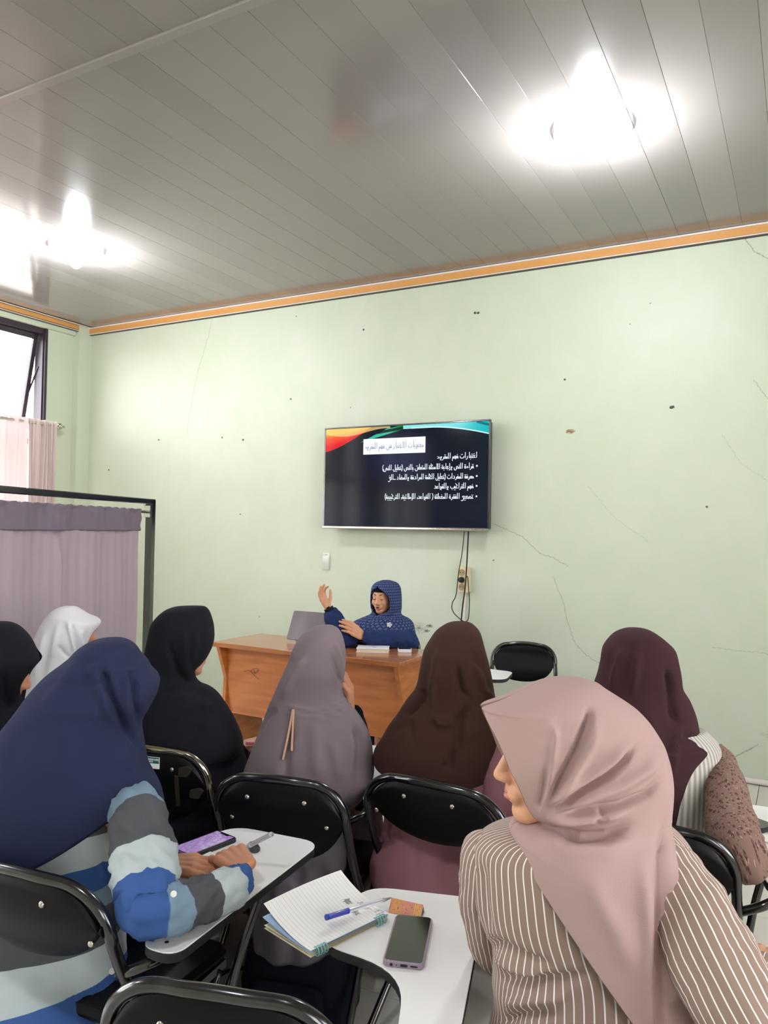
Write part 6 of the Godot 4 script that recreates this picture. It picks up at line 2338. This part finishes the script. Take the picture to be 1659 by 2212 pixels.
func person(label: String, chair: Vector3, heading: float) -> Node3D:
	return thing("person", label, "person", chair + Vector3(-sin(heading), 0, -cos(heading)) * 0.2, heading)

func teacher() -> void:
	var d := 5.1
	var b := px(832, 1300, 5.12)
	var base := Vector3(b.x, 0, b.z)
	var heading := PI + 0.25
	var f := Vector3(-sin(heading), 0, -cos(heading))
	var chair := base - f * 0.2
	var o := thing("person", "person in a navy dotted headscarf sitting behind the desk with one hand raised", "person", base, heading)
	var navy_robe := cloth(rgb(38, 52, 92), 0.85, 0.2)
	var im := Image.create(256, 512, false, Image.FORMAT_RGB8)
	im.fill(rgb(44, 54, 92))
	var rng := RandomNumberGenerator.new()
	rng.seed = 31
	for iy in 22:
		for ix in 8:
			var p := Vector2(ix * 32 + (16 if iy % 2 else 0) + 8, iy * 19 + 8)
			for k in 4:
				dab(im, p + Vector2(cos(k * TAU / 4) * 6.0, sin(k * TAU / 4) * 4.0), p + Vector2(cos(k * TAU / 4) * 6.5, sin(k * TAU / 4) * 4.2), 2.0, rgb(150, 166, 206))
			dab(im, p + Vector2(15, 9), p + Vector2(15.5, 9), 1.4, rgb(98, 116, 168))
	im.fill_rect(Rect2i(0, 418, 256, 94), rgb(50, 62, 106))
	for y in [424, 456, 470, 486]:
		im.fill_rect(Rect2i(0, y, 256, 5), rgb(120, 142, 196))
	for k in 16:
		im.fill_rect(Rect2i(k * 16 + 4, 438, 8, 8), rgb(96, 112, 164))
	var dots := print_cloth(ImageTexture.create_from_image(im), 0.85)
	dots.uv1_scale = Vector3(5, 1.0 / 0.5, 1)
	var hm := head_at(827, 1290, 5.09, 206, 0.06, 0.875, 0.0)
	part("headscarf", drape([[1253, 826, 842, 0, .012, .012], [1257, 814, 855, 0, .06, .06], [1261, 808, 861, 0, .085, .09, 0], [1266, 804, 864, 0, .095, .104, 3], [1271, 802, 866, 0, .1, .111, 17], [1278, 801, 867, 0, .1, .114, 34], [1290, 800, 868, 0, .1, .114, 46], [1304, 800, 868, 0, .1, .113, 49], [1313, 801, 868, 0, .1, .112, 46], [1320, 803, 867, 0, .1, .11, 34], [1325, 801, 867, 0, .1, .112, 8], [1330, 793, 872, 0, .105, .115], [1336, 778, 884, 0, .115, .12], [1344, 762, 892, 0, .13, .15], [1356, 752, 896, 0, .15, .19], [1370, 748, 898, 0, .16, .215], [1381, 750, 899, 0, .165, .205]], d,
		{"phi": 218, "gain": 1.3, "rim": true, "n": 100, "folds": [[[846, 1318, 860, 1300], 3, .006], [[826, 1334, 850, 1330, 866, 1312], 3, -.008], [[815, 1333, 835, 1341, 850, 1346], 4, .008], [[800, 1335, 797, 1375], 4, -.008], [[822, 1345, 820, 1375], 5, .007], [[845, 1350, 870, 1338], 4, -.006]]}), dots, o, true)
	var cap := MB.new()
	cap.ball(hm * Vector3(0, 0.06, 0.01), Vector3(0.0755, 0.054, 0.088) * 0.89, hm.basis.orthonormalized(), 24)
	part("under_cap", cap, cloth(rgb(24, 24, 38), 0.8, 0.0), o, true)
	var e_r := px(748, 1384, 4.86)
	var w_r := px(709, 1313, 4.84)
	var e_l := px(880, 1386, 4.92)
	var w_l := px(783, 1374, 4.79)
	var sh_r := px(790, 1352, 5.13)
	var sh_l := px(868, 1352, 5.12)
	var hr := hand_ops(w_r, px(690, 1278, 4.84) - w_r, -e_right + Vector3(0, -0.35, 0) + e_away * 0.7, -1.0, [0.62, 0.48, 0.36, 0.3], 0.15, 0.88, 0.08)
	var hl := hand_ops(w_l, px(748, 1350, 4.74) - w_l, Vector3(0, 0.6, 0) - e_away, 1.0, [0.3, 0.3, 0.35, 0.4], 0.3, 0.95, 0.02)
	body(o, hm, chair, heading, M.skin_pale, [[sh_r, e_r, w_r], [sh_l, e_l, w_l]], true, [hr, hl])
	face_details(o, hm, true, true)
	for q in [[-0.0585, -1.0, 0.0045], [-0.078, 1.0, 0.0055]]:
		var lips := MB.new()
		var pts := []
		for k in [[-0.02, 0.0, -0.08], [-0.01, 0.003, -0.0915], [0.0, 0.003, -0.095], [0.01, 0.003, -0.0915], [0.02, 0.0, -0.08]]:
			pts.append(hm * Vector3(k[0], lerpf(q[0], -0.068, 0.9 if k[1] == 0.0 else 0.0), k[2]))
		lips.tube(catmull(pts, 4), lerp_list([0.001, q[2], q[2], q[2], 0.001], 4), 10)
		part("lip", lips, M.lip, o, true)
	var mouth := MB.new()
	mouth.ball(hm * Vector3(0, -0.068, -0.0865), Vector3(0.0135, 0.0075, 0.008) , hm.basis.orthonormalized(), 12)
	part("open_mouth", mouth, mat(rgb(60, 24, 24), 0.5), o, true)
	part("robe", drape([[1338, 795, 870, .05, .07, .06], [1362, 768, 884, .04, .1, .09], [1390, 762, 890, .03, .12, .11], [1430, 762, 892, 0, .15, .13], [1490, 768, 886, 0, .2, .22], [1560, 770, 884, 0, .22, .26], [1625, 768, 886, 0, .22, .28]], 5.12, {"ripple": [[9, .03, .1, .5, 1.0]]}), navy_robe, o, true)
	sleeve(o, "sleeve", [[px(790, 1350, 5.12), .04], [px(776, 1364, 5.06), .048], [px(757, 1378, 4.94), .055], [e_r, .062], [px(733, 1362, 4.83), .068], [px(721, 1337, 4.83), .062], [px(714, 1322, 4.84), .045], [px(712, 1318, 4.84), .035]], navy_robe, 0.08)
	sleeve(o, "sleeve", [[px(866, 1350, 5.1), .04], [px(878, 1368, 5.05), .05], [px(883, 1381, 4.97), .056], [e_l, .066], [px(850, 1381, 4.85), .06], [px(810, 1378, 4.8), .05], [px(792, 1375, 4.79), .042], [px(785, 1374, 4.79), .034]], navy_robe, 0.08)
	var wa := MB.new()
	var ax := (px(690, 1278, 4.84) - w_r).normalized()
	var wc := w_r - ax * 0.012
	wa.tube(PackedVector3Array([wc - ax * 0.012, wc - ax * 0.0115, wc + ax * 0.0115, wc + ax * 0.012]), PackedFloat32Array([0.029, 0.031, 0.031, 0.029]), 20, false)
	var face_n := (cam_t.origin - wc).normalized()
	wa.box(wc + face_n * 0.031, Vector3(0.022, 0.036, 0.01), 0.003, Basis(face_n.cross(ax).normalized(), ax, face_n.cross(ax).normalized().cross(ax)))
	part("wristwatch", wa, M.black_vinyl, o, true)
	var br := MB.new()
	var bp := px(841, 1350, 4.93)
	for k in 5:
		br.ball(bp + e_right * cos(k * TAU / 5) * 0.011 + Vector3(0, sin(k * TAU / 5) * 0.011, 0), Vector3.ONE * 0.007, Basis(), 8)
	br.ball(bp, Vector3.ONE * 0.006, Basis(), 8)
	part("brooch", br, mat(rgb(238, 232, 226), 0.3), o, true)
	var ch: Node3D = dup(get_node("lecture_chair"), "lecture_chair", "black folding chair under the teacher behind the desk", chair, heading)
	for n in ch.get_children():
		if n.name.begins_with("writing_tablet") or n.name.begins_with("tablet_support"):
			ch.remove_child(n)
			n.free()
